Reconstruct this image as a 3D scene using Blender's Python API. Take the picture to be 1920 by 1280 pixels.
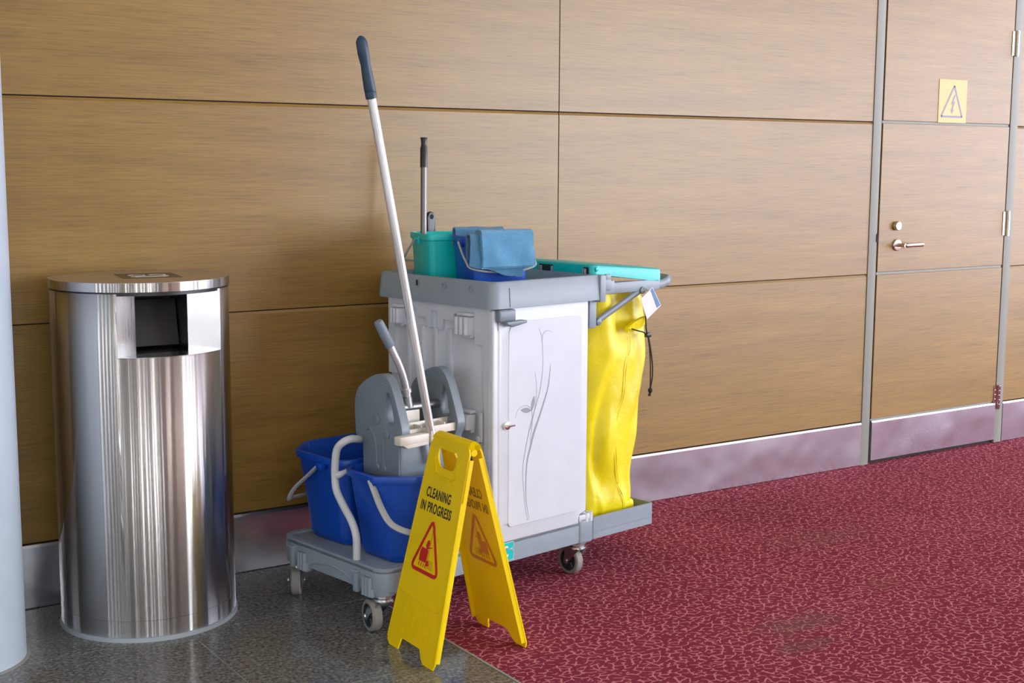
import bpy, bmesh, math, random
from mathutils import Vector, Matrix, noise
PI = math.pi
R = math.radians
random.seed(7)
S = bpy.context.scene
C = S.collection
for o in list(bpy.data.objects): bpy.data.objects.remove(o)

# ------------------------------------------------------------------ camera
CAM_POS = Vector((0.0, -4.12658, 1.37))
cr = Vector((0.83521467, -0.54990166, 0.00496112))
cu = Vector((0.06862634, 0.11317514, 0.99120221))
cf = Vector((0.54562521, 0.82752616, -0.13226327))
cam = bpy.data.cameras.new('camera')
cam.sensor_width = 36.0
cam.lens = 2489.53 / 1920 * 36
cam.clip_end = 100
camo = bpy.data.objects.new('camera', cam)
C.objects.link(camo)
camo.matrix_world = Matrix(((cr.x, cu.x, -cf.x, CAM_POS.x), (cr.y, cu.y, -cf.y, CAM_POS.y), (cr.z, cu.z, -cf.z, CAM_POS.z), (0, 0, 0, 1)))
S.camera = camo
# ------------------------------------------------------------------ view, world, lights
S.view_settings.view_transform = 'Standard'
S.view_settings.look = 'None'
S.view_settings.exposure = 0.2
S.view_settings.gamma = 1.0
S.view_settings.use_curve_mapping = False
W = bpy.data.worlds.new('world')
S.world = W
W.use_nodes = True
bg = W.node_tree.nodes['Background']
bg.inputs[0].default_value = (0.78, 0.87, 1.0, 1)
bg.inputs[1].default_value = 1.6

def area(name, loc, rot, sx, sy, power, col):
    l = bpy.data.lights.new(name, 'AREA')
    l.shape = 'RECTANGLE'; l.size = sx; l.size_y = sy
    l.energy = power; l.color = col
    o = bpy.data.objects.new(name, l); C.objects.link(o)
    o.location = loc; o.rotation_euler = rot
    return o
# daylight through the glazed facade behind the camera and the glazed end of the hall on the right
area('daylight_facade', (9.9, -9.6, 2.0), (R(90), 0, 0), 6.4, 3.8, 1150, (0.86, 0.92, 1.0))
area('daylight_slots', (-2.0, -9.6, 2.0), (R(90), 0, 0), 8.6, 3.8, 1000, (0.94, 0.95, 1.0))
area('daylight_left', (-6.5, -4.6, 2.0), (R(90), 0, R(-90)), 8.0, 3.8, 420, (0.86, 0.92, 1.0))
area('daylight_end', (13.6, -5.0, 2.0), (R(90), 0, R(90)), 9.0, 3.8, 820, (0.80, 0.82, 1.0))

# ------------------------------------------------------------------ material helpers
class NT:
    def __init__(s, name):
        s.m = bpy.data.materials.new(name); s.m.use_nodes = True
        s.t = s.m.node_tree; s.b = s.t.nodes['Principled BSDF']
    def n(s, typ, **kw):
        x = s.t.nodes.new(typ)
        for k, v in kw.items(): setattr(x, k, v)
        return x
    def l(s, a, b): s.t.links.new(a, b)
    def coord(s, scale=(1, 1, 1), loc=(0, 0, 0), rot=(0, 0, 0), kind='Object'):
        tc = s.n('ShaderNodeTexCoord'); mp = s.n('ShaderNodeMapping')
        mp.inputs['Scale'].default_value = scale; mp.inputs['Location'].default_value = loc
        mp.inputs['Rotation'].default_value = rot
        s.l(tc.outputs[kind], mp.inputs[0]); return mp.outputs[0]
    def noise(s, vec, scale=5, detail=3, rough=0.5, dist=0.0):
        x = s.n('ShaderNodeTexNoise'); x.inputs['Scale'].default_value = scale
        x.inputs['Detail'].default_value = detail; x.inputs['Roughness'].default_value = rough
        x.inputs['Distortion'].default_value = dist
        if vec is not None: s.l(vec, x.inputs['Vector'])
        return x
    def ramp(s, fac, stops):
        x = s.n('ShaderNodeValToRGB'); e = x.color_ramp.elements
        while len(e) < len(stops): e.new(0.5)
        for i, (p, c) in enumerate(stops):
            e[i].position = p; e[i].color = (c[0], c[1], c[2], 1) if hasattr(c, '__len__') else (c, c, c, 1)
        s.l(fac, x.inputs[0]); return x
    def mix(s, fac, a, b, mode='MIX'):
        x = s.n('ShaderNodeMix', data_type='RGBA', blend_type=mode)
        for sock, v in ((x.inputs[0], fac), (x.inputs[6], a), (x.inputs[7], b)):
            if hasattr(v, 'links'): s.l(v, sock)
            elif hasattr(v, '__len__'): sock.default_value = (v[0], v[1], v[2], 1)
            else: sock.default_value = v
        return x.outputs[2]
    def math(s, op, a, b=0.0, c=None):
        x = s.n('ShaderNodeMath', operation=op)
        for i, v in enumerate((a, b, c)):
            if v is None: continue
            if hasattr(v, 'links'): s.l(v, x.inputs[i])
            else: x.inputs[i].default_value = v
        return x.outputs[0]
    def bump(s, h, strength=0.2, dist=0.001):
        x = s.n('ShaderNodeBump'); x.inputs['Strength'].default_value = strength
        x.inputs['Distance'].default_value = dist
        s.l(h, x.inputs['Height']); s.l(x.outputs[0], s.b.inputs['Normal']); return x

def setp(b, **kw):
    for k, v in kw.items():
        b.inputs[k].default_value = (v[0], v[1], v[2], 1) if (hasattr(v, '__len__') and len(v) == 3 and 'Color' in k) else v

def plastic(name, col, rough=0.4, var=0.06, spec=0.5, fine=0.0, sss=0.0):
    n = NT(name)
    v = n.coord()
    a = n.noise(v, 9, 4, 0.6)
    hi = [min(1, c * (1 + var)) for c in col]; lo = [c * (1 - var) for c in col]
    n.l(n.ramp(a.outputs[0], [(0.3, lo), (0.7, hi)]).outputs[0], n.b.inputs['Base Color'])
    b = n.noise(v, 420, 2, 0.5)
    n.bump(b.outputs[0], 0.12 + fine, 0.0006)
    r = n.ramp(a.outputs[0], [(0.2, rough * 0.85), (0.8, min(1, rough * 1.15))])
    n.l(r.outputs[0], n.b.inputs['Roughness'])
    setp(n.b, **{'Specular IOR Level': spec})
    return n.m

def metal(name, col, rough=0.3, aniso=0.0, axis='Z', rotv=0.0, streak=None, bumpy=0.0, metallic=1.0):
    n = NT(name)
    setp(n.b, **{'Base Color': col, 'Metallic': metallic, 'Roughness': rough})
    if aniso:
        t = n.n('ShaderNodeTangent', direction_type='RADIAL', axis=axis)
        n.l(t.outputs[0], n.b.inputs['Tangent'])
        n.b.inputs['Anisotropic'].default_value = aniso
        n.b.inputs['Anisotropic Rotation'].default_value = rotv
    if streak:
        v = n.coord(streak); a = n.noise(v, 1.0, 4, 0.6)
        n.l(n.ramp(a.outputs[0], [(0.25, [c * 0.8 for c in col]), (0.75, [min(1, c * 1.12) for c in col])]).outputs[0], n.b.inputs['Base Color'])
        n.l(n.ramp(a.outputs[0], [(0.25, rough * 0.8), (0.75, rough * 1.25)]).outputs[0], n.b.inputs['Roughness'])
    if bumpy:
        v = n.coord(); a = n.noise(v, 3.0, 2, 0.5); n.bump(a.outputs[0], 1.0, bumpy)
    return n.m

def wood_mat():
    n = NT('oak_veneer')
    oi = n.n('ShaderNodeObjectInfo'); tc = n.n('ShaderNodeTexCoord')
    off = n.n('ShaderNodeVectorMath', operation='SCALE'); off.inputs[0].default_value = (7.3, 0, 31.7)
    n.l(oi.outputs['Random'], off.inputs[3])
    ad = n.n('ShaderNodeVectorMath', operation='ADD'); n.l(tc.outputs['Object'], ad.inputs[0]); n.l(off.outputs[0], ad.inputs[1])
    def mp(sc):
        m_ = n.n('ShaderNodeMapping'); m_.inputs['Scale'].default_value = sc; n.l(ad.outputs[0], m_.inputs[0]); return m_.outputs[0]
    wide = n.noise(mp((0.35, 1, 5)), 3.0, 5, 0.55, 0.3)
    grain = n.noise(mp((2.2, 1, 95)), 2.4, 6, 0.7, 0.12)
    pore = n.noise(mp((9, 1, 520)), 2.0, 3, 0.6)
    c1 = n.ramp(wide.outputs[0], [(0.25, (0.222, 0.124, 0.020)), (0.5, (0.268, 0.152, 0.026)), (0.78, (0.315, 0.184, 0.036))]).outputs[0]
    g = n.ramp(grain.outputs[0], [(0.28, 0.42), (0.44, 0.84), (0.60, 1.08), (0.8, 1.25)]).outputs[0]
    c2 = n.mix(0.85, c1, g, 'MULTIPLY')
    p = n.ramp(pore.outputs[0], [(0.32, 0.5), (0.47, 1.0)]).outputs[0]
    c3 = n.mix(0.55, c2, p, 'MULTIPLY')
    n.l(c3, n.b.inputs['Base Color'])
    setp(n.b, **{'Roughness': 0.45, 'Specular IOR Level': 0.45, 'Coat Weight': 0.32, 'Coat Roughness': 0.28})
    n.bump(grain.outputs[0], 0.25, 0.0006)
    return n.m

def granite_mat():
    n = NT('grey_granite')
    v = n.coord()
    a = n.noise(v, 95, 5, 0.72); b = n.noise(v, 30, 4, 0.6); d = n.noise(v, 2.2, 3, 0.5)
    c = n.ramp(a.outputs[0], [(0.34, (0.026, 0.028, 0.028)), (0.45, (0.100, 0.104, 0.098)), (0.56, (0.19, 0.193, 0.18)), (0.70, (0.36, 0.365, 0.34))]).outputs[0]
    c = n.mix(0.5, c, n.ramp(b.outputs[0], [(0.3, 0.65), (0.7, 1.25)]).outputs[0], 'MULTIPLY')
    c = n.mix(0.4, c, n.ramp(d.outputs[0], [(0.3, (0.85, 0.95, 1.0)), (0.7, (1.1, 1.05, 0.92))]).outputs[0], 'MULTIPLY')
    n.l(c, n.b.inputs['Base Color'])
    n.l(n.ramp(b.outputs[0], [(0.3, 0.09), (0.7, 0.17)]).outputs[0], n.b.inputs['Roughness'])
    setp(n.b, **{'Specular IOR Level': 0.6})
    return n.m

def carpet_mat():
    n = NT('crimson_carpet')
    v = n.coord()
    w = n.noise(v, 26, 2, 0.5)
    dv = n.n('ShaderNodeVectorMath', operation='MULTIPLY_ADD')
    n.l(w.outputs[1], dv.inputs[0]); dv.inputs[1].default_value = (0.026, 0.026, 0.0); n.l(v, dv.inputs[2])
    vo = n.n('ShaderNodeTexVoronoi', feature='DISTANCE_TO_EDGE', voronoi_dimensions='2D'); vo.inputs['Scale'].default_value = 37
    vo.inputs['Randomness'].default_value = 1.0
    st = n.n('ShaderNodeMapping'); st.inputs['Scale'].default_value = (0.95, 1.25, 1); st.inputs['Rotation'].default_value = (0, 0, R(33))
    n.l(dv.outputs[0], st.inputs[0]); n.l(st.outputs[0], vo.inputs['Vector'])
    line = n.ramp(vo.outputs['Distance'], [(0.065, 1.0), (0.12, 0.0)]).outputs[0]
    br = n.noise(v, 48, 1, 0.4)
    brk = n.ramp(br.outputs[0], [(0.43, 0.0), (0.475, 1.0)]).outputs[0]
    worm = n.math('MULTIPLY', line, brk)
    pile = n.noise(v, 420, 2, 0.7)
    big = n.noise(v, 1.3, 4, 0.55)
    # wear and stains with a shape of their own
    base = n.ramp(big.outputs[0], [(0.3, (0.175, 0.024, 0.042)), (0.7, (0.230, 0.034, 0.060))]).outputs[0]
    light = n.ramp(big.outputs[0], [(0.3, (0.50, 0.165, 0.190)), (0.7, (0.60, 0.205, 0.235))]).outputs[0]
    col = n.mix(worm, base, light)
    col = n.mix(0.75, col, n.ramp(pile.outputs[0], [(0.3, 0.62), (0.7, 1.30)]).outputs[0], 'MULTIPLY')
    def stain(x, y, rx, ry, amt, col, tint):
        mp = n.n('ShaderNodeMapping', vector_type='TEXTURE'); mp.inputs['Location'].default_value = (x, y, 0); mp.inputs['Scale'].default_value = (rx, ry, 1)
        n.l(v, mp.inputs[0])
        ln = n.n('ShaderNodeVectorMath', operation='LENGTH'); n.l(mp.outputs[0], ln.inputs[0])
        nz = n.noise(v, 14, 3, 0.6)
        f = n.math('ADD', ln.outputs['Value'], n.math('MULTIPLY', n.math('SUBTRACT', nz.outputs[0], 0.5), 2.4))
        m_ = n.ramp(f, [(0.25, amt), (1.0, 0.0)]).outputs[0]
        return n.mix(m_, col, tint)
    col = stain(2.85, -1.38, 0.20, 0.10, 0.42, col, (0.14, 0.095, 0.08))
    col = stain(2.72, -1.52, 0.16, 0.06, 0.42, col, (0.12, 0.08, 0.075))
    col = stain(3.6, -0.75, 0.30, 0.13, 0.25, col, (0.16, 0.09, 0.075))
    col = stain(3.35, -1.25, 0.10, 0.06, 0.3, col, (0.20, 0.09, 0.05))
    n.l(col, n.b.inputs['Base Color'])
    setp(n.b, **{'Roughness': 1.0, 'Specular IOR Level': 0.05})
    n.bump(n.math('ADD', pile.outputs[0], n.math('MULTIPLY', worm, 0.6)), 0.6, 0.002)
    return n.m

def cloth_mat(name, a, b, scale=480, rough=0.95, sheen=0.4):
    n = NT(name)
    v = n.coord(); f = n.noise(v, scale, 3, 0.7); g = n.noise(v, 30, 3, 0.6)
    c = n.ramp(f.outputs[0], [(0.3, a), (0.7, b)]).outputs[0]
    c = n.mix(0.35, c, n.ramp(g.outputs[0], [(0.3, 0.8), (0.7, 1.15)]).outputs[0], 'MULTIPLY')
    n.l(c, n.b.inputs['Base Color'])
    setp(n.b, **{'Roughness': rough, 'Specular IOR Level': 0.2, 'Sheen Weight': sheen})
    n.bump(f.outputs[0], 0.9, 0.004)
    return n.m

def bag_mat():
    n = NT('yellow_vinyl')
    v = n.coord(); a = n.noise(v, 12, 4, 0.6, 0.4); b = n.noise(v, 70, 3, 0.6)
    n.l(n.ramp(a.outputs[0], [(0.3, (0.74, 0.60, 0.004)), (0.7, (0.84, 0.72, 0.008))]).outputs[0], n.b.inputs['Base Color'])
    setp(n.b, **{'Roughness': 0.42, 'Specular IOR Level': 0.45, 'Subsurface Weight': 0.0})
    s_ = n.math('ADD', n.math('MULTIPLY', a.outputs[0], 1.0), n.math('MULTIPLY', b.outputs[0], 0.12))
    n.bump(s_, 0.5, 0.007)
    return n.m

def sign_mat():
    n = NT('yellow_sign_plastic')
    v = n.coord(); a = n.noise(v, 8, 3, 0.6)
    n.l(n.ramp(a.outputs[0], [(0.3, (0.93, 0.70, 0.001)), (0.7, (0.97, 0.76, 0.002))]).outputs[0], n.b.inputs['Base Color'])
    setp(n.b, **{'Roughness': 0.40, 'Specular IOR Level': 0.30, 'Transmission Weight': 0.0})
    tr = n.n('ShaderNodeBsdfTranslucent'); tr.inputs[0].default_value = (0.95, 0.62, 0.01, 1)
    mx = n.n('ShaderNodeMixShader'); mx.inputs[0].default_value = 0.22
    out = n.t.nodes['Material Output']
    n.l(n.b.outputs[0], mx.inputs[1]); n.l(tr.outputs[0], mx.inputs[2]); n.l(mx.outputs[0], out.inputs[0])
    return n.m

ANR = 0.0
def brushed_mat():
    """steel brushed round the drum: fine horizontal lines tilt the surface up and down, long vertical dents ripple it"""
    n = NT('brushed_stainless_bin')
    gl = n.n('ShaderNodeBsdfAnisotropic', distribution='GGX')
    gl.inputs['Color'].default_value = (0.70, 0.69, 0.68, 1); gl.inputs['Roughness'].default_value = 0.235
    gl.inputs['Anisotropy'].default_value = 0.88; gl.inputs['Rotation'].default_value = ANR
    tg_ = n.n('ShaderNodeTangent', direction_type='RADIAL', axis='Z'); n.l(tg_.outputs[0], gl.inputs['Tangent'])
    n.l(gl.outputs[0], n.t.nodes['Material Output'].inputs[0])
    rp_ = n.noise(n.coord((34, 34, 1.3)), 1.0, 3, 0.6)
    sub = n.n('ShaderNodeVectorMath', operation='SUBTRACT'); n.l(rp_.outputs[1], sub.inputs[0]); sub.inputs[1].default_value = (0.5, 0.5, 0.5)
    ml = n.n('ShaderNodeVectorMath', operation='MULTIPLY'); n.l(sub.outputs[0], ml.inputs[0]); ml.inputs[1].default_value = (0.035, 0.035, 0.0)
    ge = n.n('ShaderNodeNewGeometry')
    a2 = n.n('ShaderNodeVectorMath', operation='ADD'); n.l(ge.outputs['Normal'], a2.inputs[0]); n.l(ml.outputs[0], a2.inputs[1])
    nn = n.n('ShaderNodeVectorMath', operation='NORMALIZE'); n.l(a2.outputs[0], nn.inputs[0])
    n.l(nn.outputs[0], gl.inputs['Normal'])
    return n.m

M = {}
M['wood'] = wood_mat()
M['granite'] = granite_mat()
M['carpet'] = carpet_mat()
M['grout'] = plastic('pale_grout', (0.30, 0.30, 0.285), 0.7)
M['gap'] = plastic('dark_gap', (0.012, 0.008, 0.005), 0.8)
M['frame'] = metal('brushed_aluminium_trim', (0.27, 0.275, 0.24), 0.6, streak=(400, 400, 2), metallic=0.1)
M['kick'] = metal('stainless_kickplate', (0.66, 0.68, 0.75), 0.25, bumpy=0.010)
M['bin'] = brushed_mat()
M['bintop'] = metal('brushed_stainless_lid', (0.58, 0.55, 0.52), 0.30, streak=(6, 300, 6))
M['wing'] = metal('bright_stainless', (0.70, 0.71, 0.72), 0.22, bumpy=0.004)
M['dark'] = plastic('dark_liner', (0.010, 0.010, 0.012), 0.3)
M['bintrim'] = plastic('pale_blue_grey_rubber', (0.36, 0.42, 0.46), 0.55)
M['decal'] = plastic('brown_decal', (0.075, 0.055, 0.035), 0.4)
M['white_print'] = plastic('white_print', (0.62, 0.58, 0.52), 0.5)
M['column'] = plastic('pale_blue_grey_paint', (0.47, 0.55, 0.64), 0.32, 0.04)
M['ceiling'] = plastic('white_ceiling', (0.72, 0.70, 0.66), 0.8)
M['hallwall'] = plastic('beige_hall_wall', (0.45, 0.40, 0.33), 0.7)
M['mullion'] = plastic('dark_mullion', (0.09, 0.09, 0.10), 0.5)
M['chrome'] = metal('chrome', (0.80, 0.80, 0.80), 0.12)
M['zinc'] = metal('bright_zinc', (0.66, 0.67, 0.67), 0.30)
M['nickel'] = metal('satin_nickel', (0.62, 0.58, 0.50), 0.28)
M['alu'] = metal('anodised_aluminium', (0.80, 0.79, 0.80), 0.34, streak=(30, 30, 2), metallic=0.85)
M['grey'] = plastic('cart_grey_plastic', (0.245, 0.300, 0.345), 0.42)
M['grey2'] = plastic('wringer_grey_plastic', (0.165, 0.205, 0.240), 0.40)
M['white'] = plastic('cart_white_plastic', (0.57, 0.61, 0.67), 0.35, 0.03)
M['cream'] = plastic('cream_plastic', (0.68, 0.64, 0.56), 0.42)
M['rail'] = plastic('white_powder_coat', (0.56, 0.59, 0.61), 0.25, 0.03)
M['blue'] = plastic('blue_plastic', (0.001, 0.058, 0.40), 0.36, 0.08)
M['blue2'] = plastic('royal_blue_plastic', (0.003, 0.070, 0.42), 0.35, 0.08)
M['teal'] = plastic('turquoise_plastic', (0.001, 0.50, 0.475), 0.33, 0.05)
M['navy'] = plastic('navy_grip', (0.012, 0.040, 0.075), 0.45)
M['black'] = plastic('black_plastic', (0.014, 0.014, 0.016), 0.35)
M['cord'] = plastic('black_cord', (0.016, 0.014, 0.010), 0.8)
M['grip'] = plastic('blue_grey_grip', (0.185, 0.235, 0.275), 0.5)
M['tyre'] = plastic('grey_tyre', (0.235, 0.225, 0.215), 0.65)
M['hub'] = plastic('dark_wheel_hub', (0.030, 0.040, 0.045), 0.5)
M['handle'] = plastic('light_grey_bail', (0.42, 0.44, 0.44), 0.4)
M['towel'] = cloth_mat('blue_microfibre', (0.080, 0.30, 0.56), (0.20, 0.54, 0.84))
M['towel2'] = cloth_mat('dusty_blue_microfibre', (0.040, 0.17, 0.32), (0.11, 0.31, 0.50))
M['bag'] = bag_mat()
M['stitch'] = plastic('amber_stitching', (0.76, 0.56, 0.003), 0.6)
M['sign'] = sign_mat()
M['ink'] = plastic('black_ink', (0.014, 0.013, 0.010), 0.5)
M['red'] = plastic('red_ink', (0.58, 0.010, 0.006), 0.45)
M['amber'] = plastic('amber_show_through', (0.72, 0.23, 0.002), 0.45)
M['olive'] = plastic('olive_show_through', (0.38, 0.23, 0.004), 0.5)
M['vine'] = plastic('grey_print', (0.27, 0.28, 0.33), 0.4)
M['card'] = plastic('white_card', (0.66, 0.66, 0.72), 0.3)
M['cardblue'] = plastic('blue_card_print', (0.06, 0.16, 0.33), 0.4)
M['sticker'] = plastic('yellow_sticker', (0.74, 0.40, 0.10), 0.30, spec=0.4)
M['stickerink'] = plastic('faded_blue_ink', (0.12, 0.11, 0.17), 0.3)

# ------------------------------------------------------------------ mesh builder
class MB:
    def __init__(s): s.bm = bmesh.new()
    def _xf(s, vs, rot=None, piv=None):
        if rot is not None:
            m_ = rot if isinstance(rot, Matrix) else Matrix.Rotation(rot, 3, 'Z')
            for v in vs: v.co = (m_ @ (v.co - piv)) + piv
    def box(s, a, b, bev=0.0, seg=2, rot=None, piv=None):
        x0, x1 = sorted((a[0], b[0])); y0, y1 = sorted((a[1], b[1])); z0, z1 = sorted((a[2], b[2]))
        vs = [s.bm.verts.new(p) for p in ((x0, y0, z0), (x1, y0, z0), (x1, y1, z0), (x0, y1, z0), (x0, y0, z1), (x1, y0, z1), (x1, y1, z1), (x0, y1, z1))]
        fs = [s.bm.faces.new([vs[i] for i in f]) for f in ((3, 2, 1, 0), (4, 5, 6, 7), (0, 1, 5, 4), (1, 2, 6, 5), (2, 3, 7, 6), (3, 0, 4, 7))]
        piv = Vector(piv) if piv is not None else Vector(((x0 + x1) / 2, (y0 + y1) / 2, (z0 + z1) / 2))
        s._xf(vs, rot, piv)
        if bev > 0:
            es = list({e for f in fs for e in f.edges})
            bmesh.ops.bevel(s.bm, geom=es, offset=bev, segments=seg, profile=0.5, affect='EDGES')
        return s
    def prism(s, pts, z0, z1, bev=0.0, seg=2, taper=None, mat=None, cap=True):
        """extrude a polygon (list of xy) from z0 to z1; taper = list of xy for the top; mat = 4x4 applied"""
        top = taper or pts
        lo = [s.bm.verts.new((p[0], p[1], z0)) for p in pts]; hi = [s.bm.verts.new((p[0], p[1], z1)) for p in top]
        n = len(pts); fs = []
        for i in range(n):
            fs.append(s.bm.faces.new((lo[i], lo[(i + 1) % n], hi[(i + 1) % n], hi[i])))
        f0 = s.bm.faces.new(lo[::-1]) if cap else None
        f1 = s.bm.faces.new(hi) if cap else None
        if mat is not None:
            for v in lo + hi: v.co = mat @ v.co
        if bev > 0 and cap:
            es = list(f0.edges) + list(f1.edges)
            bmesh.ops.bevel(s.bm, geom=es, offset=bev, segments=seg, profile=0.5, affect='EDGES')
        return s
    def tube(s, path, r, n=12, closed=False, flat=None, up=None):
        """r: number or list; flat = (a, b) multipliers of the section"""
        P = [Vector(p) for p in path]; N = len(P); rings = []
        fa, fb = flat or (1, 1)
        prev = None
        for i, p in enumerate(P):
            if closed: t = (P[(i + 1) % N] - P[i - 1])
            else: t = P[min(i + 1, N - 1)] - P[max(i - 1, 0)]
            t.normalize()
            if prev is None:
                ref = Vector(up) if up else (Vector((0, 0, 1)) if abs(t.z) < 0.9 else Vector((1, 0, 0)))
                u = ref - t * ref.dot(t)
            else: u = prev - t * prev.dot(t)
            u.normalize(); prev = u
            w = t.cross(u)
            rr = r[i] if hasattr(r, '__len__') else r
            rings.append([s.bm.verts.new(p + u * math.cos(2 * PI * k / n) * rr * fa + w * math.sin(2 * PI * k / n) * rr * fb) for k in range(n)])
        m = N if closed else N - 1
        for i in range(m):
            a, b = rings[i], rings[(i + 1) % N]
            for k in range(n): s.bm.faces.new((a[k], a[(k + 1) % n], b[(k + 1) % n], b[k]))
        if not closed:
            s.bm.faces.new(rings[0][::-1]); s.bm.faces.new(rings[-1])
        return s
    def cyl(s, a, b, r, n=24, r2=None):
        return s.tube([a, b], [r, r if r2 is None else r2], n)
    def lathe(s, prof, n=32, o=(0, 0, 0), axis=None, cap=True):
        """prof: (radius, height) along axis"""
        ax = Vector(axis) if axis else Vector((0, 0, 1)); ax.normalize(); o = Vector(o)
        ref = Vector((0, 0, 1)) if abs(ax.z) < 0.9 else Vector((1, 0, 0))
        u = (ref - ax * ref.dot(ax)).normalized(); w = ax.cross(u); rings = []
        for r, h in prof:
            rings.append([s.bm.verts.new(o + ax * h + (u * math.cos(2 * PI * k / n) + w * math.sin(2 * PI * k / n)) * max(r, 1e-5)) for k in range(n)])
        for a, b in zip(rings, rings[1:]):
            for k in range(n): s.bm.faces.new((a[k], a[(k + 1) % n], b[(k + 1) % n], b[k]))
        if cap: s.bm.faces.new(rings[0][::-1]); s.bm.faces.new(rings[-1])
        return s
    def loft(s, rings, closed=True, cap=(True, True), loop=False):
        vr = [[s.bm.verts.new(p) for p in r_] for r_ in rings]
        n = len(vr[0]); m = n if closed else n - 1
        pairs = list(zip(vr, vr[1:])) + ([(vr[-1], vr[0])] if loop else [])
        for a, b in pairs:
            for k in range(m): s.bm.faces.new((a[k], a[(k + 1) % n], b[(k + 1) % n], b[k]))
        if closed and not loop:
            if cap[0]: s.bm.faces.new(vr[0][::-1])
            if cap[1]: s.bm.faces.new(vr[-1])
        return s
    def poly(s, pts):
        s.bm.faces.new([s.bm.verts.new(p) for p in pts]); return s
    def ribbon(s, pts, ws, f, t=0.0006):
        """flat ribbon in a plane; pts 2D, ws widths; f maps (u, v, h) to 3D"""
        P = [Vector((p[0], p[1])) for p in pts]; L = []; Rr = []
        for i, p in enumerate(P):
            d = P[min(i + 1, len(P) - 1)] - P[max(i - 1, 0)]
            if d.length < 1e-9: d = Vector((1, 0))
            d.normalize(); nn = Vector((-d.y, d.x)); w = (ws[i] if hasattr(ws, '__len__') else ws) / 2
            L.append(p + nn * w); Rr.append(p - nn * w)
        rings = [[f(a.x, a.y, 0), f(b.x, b.y, 0), f(b.x, b.y, t), f(a.x, a.y, t)] for a, b in zip(L, Rr)]
        return s.loft(rings)
    def xform(s, m_):
        bmesh.ops.transform(s.bm, matrix=m_, verts=s.bm.verts); return s

WM = {}          # world matrices of empties and parts
def base_matrix(parent): return WM[parent.name] if parent else Matrix.Identity(4)
def obj(name, mb, mat, parent=None, frame=None, smooth=35, label=None, origin=None):
    """mb vertices are given in frame (4x4, default world); the object lands under its parent with clean local coordinates"""
    me = bpy.data.meshes.new(name)
    bm = mb.bm
    bmesh.ops.recalc_face_normals(bm, faces=bm.faces)
    F = frame or Matrix.Identity(4)
    if parent is not None: T = base_matrix(parent)
    elif origin is not None: T = origin
    else: T = Matrix.Identity(4)
    bmesh.ops.transform(bm, matrix=T.inverted() @ F, verts=bm.verts)
    bm.to_mesh(me); bm.free()
    if smooth:
        me.shade_smooth(); me.set_sharp_from_angle(angle=R(smooth))
    me.materials.append(mat)
    o = bpy.data.objects.new(name, me); C.objects.link(o)
    if parent is not None:
        o.parent = parent; WM[o.name] = T
    else:
        o.matrix_world = T; WM[o.name] = T
    if label: o['label'] = label
    return o
def thing(name, label, cat, mat=None, group=None):
    o = bpy.data.objects.new(name, None); C.objects.link(o)
    o.empty_display_size = 0.05
    mat = mat or Matrix.Identity(4)
    o.matrix_world = mat; WM[o.name] = mat
    o['label'] = label; o['category'] = cat
    if group: o['group'] = group
    return o
def tag(o, label, cat, group=None):
    o['label'] = label; o['category'] = cat
    if group: o['group'] = group
    return o
def struct(o, label=None):
    o['kind'] = 'structure'
    if label: o['label'] = label
    return o
def T(x, y, z): return Matrix.Translation((x, y, z))
def arc(cx, cy, r, a0, a1, n):
    return [(cx + r * math.cos(R(a0 + (a1 - a0) * i / n)), cy + r * math.sin(R(a0 + (a1 - a0) * i / n))) for i in range(n + 1)]
def rrect(x0, y0, x1, y1, r, n=5):
    rs = r if hasattr(r, '__len__') else (r,) * 4
    return (arc(x0 + rs[0], y0 + rs[0], rs[0], 180, 270, n) + arc(x1 - rs[1], y0 + rs[1], rs[1], 270, 360, n)
            + arc(x1 - rs[2], y1 - rs[2], rs[2], 0, 90, n) + arc(x0 + rs[3], y1 - rs[3], rs[3], 90, 180, n))
def smoothpath(pts, n=6):
    P = [Vector(p) for p in pts]; out = []
    for i in range(len(P) - 1):
        p0 = P[max(i - 1, 0)]; p1 = P[i]; p2 = P[i + 1]; p3 = P[min(i + 2, len(P) - 1)]
        for k in range(n):
            t = k / n
            out.append(0.5 * ((2 * p1) + (p2 - p0) * t + (2 * p0 - 5 * p1 + 4 * p2 - p3) * t * t + (3 * p1 - p0 - 3 * p2 + p3) * t ** 3))
    out.append(P[-1]); return out
def text_mb(body, f, size, cx, cy, sx=0.7, bold=0.0, t=0.0007, align='CENTER', width=None, height=None):
    cu_ = bpy.data.curves.new('t', 'FONT'); cu_.body = body; cu_.size = 1.0; cu_.align_x = align; cu_.align_y = 'CENTER'
    cu_.offset = bold; cu_.resolution_u = 4; cu_.space_character = 1.10
    to = bpy.data.objects.new('t', cu_); C.objects.link(to)
    dg = bpy.context.evaluated_depsgraph_get(); dg.update()
    me = bpy.data.meshes.new_from_object(to.evaluated_get(dg))
    bpy.data.objects.remove(to); bpy.data.curves.remove(cu_)
    mb = MB(); mb.bm.from_mesh(me); bpy.data.meshes.remove(me)
    g = mb.bm.faces[:] 
    r_ = bmesh.ops.extrude_face_region(mb.bm, geom=g)
    for v in r_['geom']:
        if isinstance(v, bmesh.types.BMVert): v.co.z = 1.0
    kx, ky, ox, oy = size * sx, size, 0.0, 0.0
    if width:
        X = [v.co.x for v in mb.bm.verts]; Y = [v.co.y for v in mb.bm.verts]
        kx = width / (max(X) - min(X)); ky = height / (max(Y) - min(Y)); ox = (max(X) + min(X)) / 2; oy = (max(Y) + min(Y)) / 2
    for v in mb.bm.verts:
        v.co = f(cx + (v.co.x - ox) * kx, cy + (v.co.y - oy) * ky, t * v.co.z)
    return mb

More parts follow.
